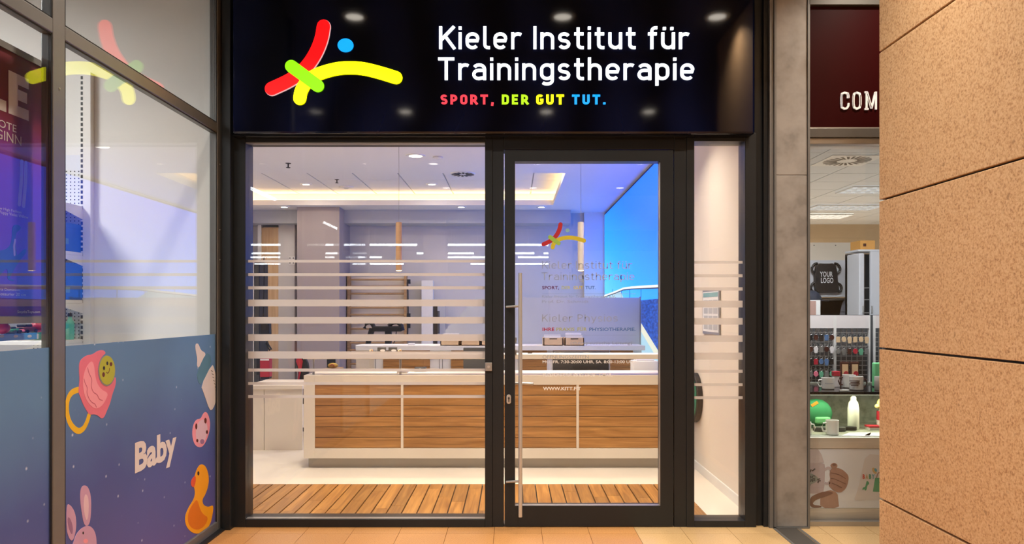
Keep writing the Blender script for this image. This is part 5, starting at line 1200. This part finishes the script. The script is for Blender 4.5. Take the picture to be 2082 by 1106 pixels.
for k in range(14):
    a = 2*math.pi*k/14; b_ = 2*math.pi*(k+1)/14
    ringmesh.tube([(.012*math.cos(a),0,.012*math.sin(a)),(.012*math.cos(b_),0,.012*math.sin(b_))], .0018, 5, False)
rm = link('ring', ringmesh, 'alu_light', (0,0,0)); rmd = rm.data; bpy.data.objects.remove(rm)
fobs = {}
ordn = ('first','second','third','fourth','fifth','sixth')
for side, rws, p0, p1, ys_ in (('left', rowsL, 1648, 1691, (678,702,727,752)), ('middle', rowsR, 1704, 1762, (682,706))):
    for r, row in enumerate(rws):
        for k, cn in enumerate(row):
            p = p0+(p1-p0)*k/(len(row)-1); Y = 6.56; x = wx(p,Y); z = wz(ys_[r],Y)
            o = thing('key_ring', '%s key ring in the %s row of the %s rack, %s from the left' % (cn, ordn[r], side, ordn[k]), 'key ring', (x, Y, z), 'key rings on the wire racks')
            q = bpy.data.objects.new('ring', rmd); COL.objects.link(q); q.parent = o
            key = (cn, (r+k) % 3)
            if key not in fobs:
                mb = MB()
                if key[1] == 0: mb.box(-.017,.017,-.003,.003,-.062,-.012)
                elif key[1] == 1: mb.prism(ell(0,-.035,.020,.024), lambda u, v, d: (u, -d, v), .006)
                else: mb.prism([(-.012,-.012),(.012,-.012),(.020,-.03),(.012,-.07),(-.012,-.07),(-.020,-.03)], lambda u, v, d: (u, -d, v), .006)
                f_ = link('fob', mb, kc[cn], (0,0,0)); fobs[key] = f_.data
            else: f_ = bpy.data.objects.new('fob', fobs[key]); COL.objects.link(f_)
            f_.parent = o
            hk = link('hook', MB().tube([(0,.056,.014),(0,.0,.013)], .0018, 5), 'alu_light', (0,0,0)); hk.parent = o
# drawstring bag board and things deeper in the shop
Y = 8.2
wbx = thing('wall_cabinet', 'pale grey overhead cabinet panel holding the black drawstring bag', 'cabinet', (wx(1690,Y), Y+.2, 1.75))
part('front_panel', MB().box(wx(1600,Y), wx(1746,Y), Y, Y+.03, wz(603.5,Y), wz(529,Y)), 'peg', wbx); part('case', MB().box(wx(1600,Y), wx(1746,Y), Y+.03, Y+.4, wz(603.5,Y), wz(529,Y)), 'white', wbx)
o = thing('cream_crate', 'cream storage box on top of the overhead cabinet', 'box', (wx(1690,Y+.1), Y+.2, wz(529,Y))); part('box_front', MB().box(wx(1600,Y), wx(1754,Y), Y+.04, Y+.06, wz(529,Y)+.001, wz(492.5,Y)), 'cream', o); part('box_body', MB().box(wx(1600,Y), wx(1754,Y), Y+.06, Y+.38, wz(529,Y)+.001, wz(493,Y)), 'cream', o)
for p in (1658, 1702, 1750): part('rivet', MB().tube([(wx(p,Y),Y+.04,wz(498,Y)),(wx(p,Y),Y+.036,wz(498,Y))], .006, 8), 'dark_grey', o)
Y2 = 7.62; pm('carton_tan', srgb(214,158,84), .8)
o = thing('carton', 'tan cardboard carton on the tall grey locker', 'box', (wx(1766,Y2), Y2+.1, wz(511,7.6)+.021)); part('carton_body', MB().box(wx(1749,Y2), wx(1779,Y2), Y2, Y2+.22, wz(511,7.6)+.021, wz(489,Y2)), 'carton_tan', o); part('carton_grip', MB().box(wx(1755,Y2), wx(1761,Y2), Y2-.002, Y2, wz(501,Y2), wz(495,Y2)), 'choc', o)
Y = 8.2
bg = thing('drawstring_bag', 'black drawstring bag with YOUR LOGO print on the cabinet panel', 'bag', (wx(1676,Y), Y-.02, wz(595,Y)))
B6 = lambda pts: [(wx(1640+x/5.53, Y), wz(480+y/5.53, Y)) for x, y in pts]
BF = FRONT(Y-.003)
bb = part('bag_body', MB().prism(B6(smooth_path([(100,308),(200,312),(300,308),(325,400),(332,520),(350,630),(340,635),(200,636),(80,634),(75,520),(72,420)], 1, True)), BF, .05), 'black', bg, bevel=.01)
for pts in ([(108,308),(75,315),(45,355),(50,395),(75,425)], [(300,308),(340,320),(368,365),(355,400),(328,425)], [(335,530),(370,550),(382,585),(372,615),(345,632)], [(76,525),(55,535),(35,560),(30,600),(70,630)]): part('drawcord', MB().tube([(u, Y-.03, v) for u, v in B6(smooth_path(pts, 2))], .014, 8), 'black', bg, smooth=True)
for t, y0, y1, x0, x1 in (('YOUR', 402, 460, 126, 270), ('LOGO', 470, 530, 137, 276)): a, b_ = B6([(x0,y1),(x1,y0)]); part('lettering', text_mb(t, a[0], b_[0], a[1], b_[1], FRONT(Y-.0535), .002, .02), 'print_white', bb)
o = thing('clothes_rail', 'dark wardrobe recess with rail under the overhead cabinet', 'wardrobe', (wx(1690,Y), Y+.3, 0)); part('back', MB().box(wx(1600,Y), wx(1746,Y), Y+.38, Y+.40, 0, wz(604,Y)), 'black', o); part('rail', MB().tube([(wx(1600,Y),Y+.2,wz(608,Y)),(wx(1746,Y),Y+.2,wz(608,Y))], .015, 8), 'alu_light', o); part('side', MB().box(wx(1744,Y), wx(1746,Y), Y, Y+.38, 0, wz(604,Y)), 'black', o)
pm('jacket_grey', (.22,.22,.26), .8, var=.2, scale=20); pm('jacket_dark', (.05,.055,.05), .8)
for k, (px, w_, mt, nm) in enumerate(((1719,.04,'jacket_grey','grey quilted jacket hanging in the dark recess'), (1739,.016,'jacket_dark','dark jacket hanging at the edge of the recess'))):
    x = wx(px, Y+.15); zt = wz(606, Y); o = thing('jacket', nm, 'jacket', (x, Y+.15, zt-.75), 'hanging jackets')
    part('body', MB().lathe([(w_*1.9,-.75),(w_*2.0,-.5),(w_*1.6,-.2),(w_*.9,-.06),(w_*.3,-.02)], (x,Y+.15,zt), 14), mt, o, smooth=True); part('hanger', MB().tube([(x,Y+.15,zt-.03),(x,Y+.15,zt+.0)], .006, 6), 'alu_light', o)
    for j in range(5): part('quilt_seam', MB().lathe([(w_*(1.35+j*.14),-.15-j*.1),(w_*(1.35+j*.14)+.004,-.155-j*.1),(w_*(1.35+j*.14),-.16-j*.1)], (x,Y+.15,zt), 14), 'jacket_dark', o)
Y = 7.6
o = thing('locker', 'tall pale blue locker with an open dark compartment beside the pillar', 'locker', (wx(1770,Y), Y+.2, 0))
part('door', MB().box(wx(1745,Y), wx(1756,Y), Y-.02, Y+.3, 0, wz(515,Y)), 'peg', o, bevel=.01); part('door', MB().box(wx(1770,Y), wx(1800,Y), Y, Y+.03, 0, wz(511,Y)), 'peg', o, bevel=.006)
part('top', MB().box(wx(1745,Y), wx(1800,Y), Y, Y+.3, wz(511,Y), wz(511,Y)+.02), 'peg', o); part('inside', MB().box(wx(1745,Y), wx(1800,Y), Y+.25, Y+.30, 0, wz(513,Y)), 'black', o)
for q in (586, 610, 637): part('shelf', MB().box(wx(1756,Y), wx(1770,Y), Y+.02, Y+.25, wz(q,Y), wz(q,Y)+.01), 'alu_light', o)
for q in (628,): part('handle', MB().box(wx(1751,Y), wx(1753,Y), Y-.035, Y-.02, wz(q+8,Y), wz(q-6,Y)), 'steel', o); part('handle', MB().box(wx(1771,Y), wx(1773,Y), Y-.015, Y, wz(q+8,Y), wz(q-6,Y)), 'steel', o)
# lamp shade and framed picture at the left edge
Y = 7.3; x = wx(1650, Y)
o = thing('cap_display', 'dark navy cap on a display stand beside the grey pier', 'cap', (x, Y, wz(640,Y))); pm('navy_cloth', (.008,.014,.03), .8)
part('crown', MB().sphere((x,Y,wz(612,Y)), .098, sc=(1,1,1.1)), 'navy_cloth', o, smooth=True); part('brim', MB().prism(ell(x+.03,Y-.09,.10,.07), lambda u, v, d: (u, v, wz(612,Y)-.002+d), .008), 'navy_cloth', o); part('stand', MB().tube([(x,Y,0),(x,Y,wz(612,Y))], .018, 8), 'white', o)
Y = 7.0; o = thing('photo_frame', 'small framed colour photo under the navy cap', 'picture', (wx(1650,Y), Y, wz(642,Y))); part('frame', MB().box(wx(1630,Y), wx(1668,Y), Y, Y+.02, wz(645,Y), wz(610,Y)), 'white', o); part('photo', MB().box(wx(1634,Y), wx(1659,Y), Y-.002, Y, wz(640,Y), wz(612,Y)), 'skin', o); part('prop', MB().box(wx(1663,Y), wx(1667,Y), Y+.02, Y+.04, 0, wz(610,Y)), 'white', o)
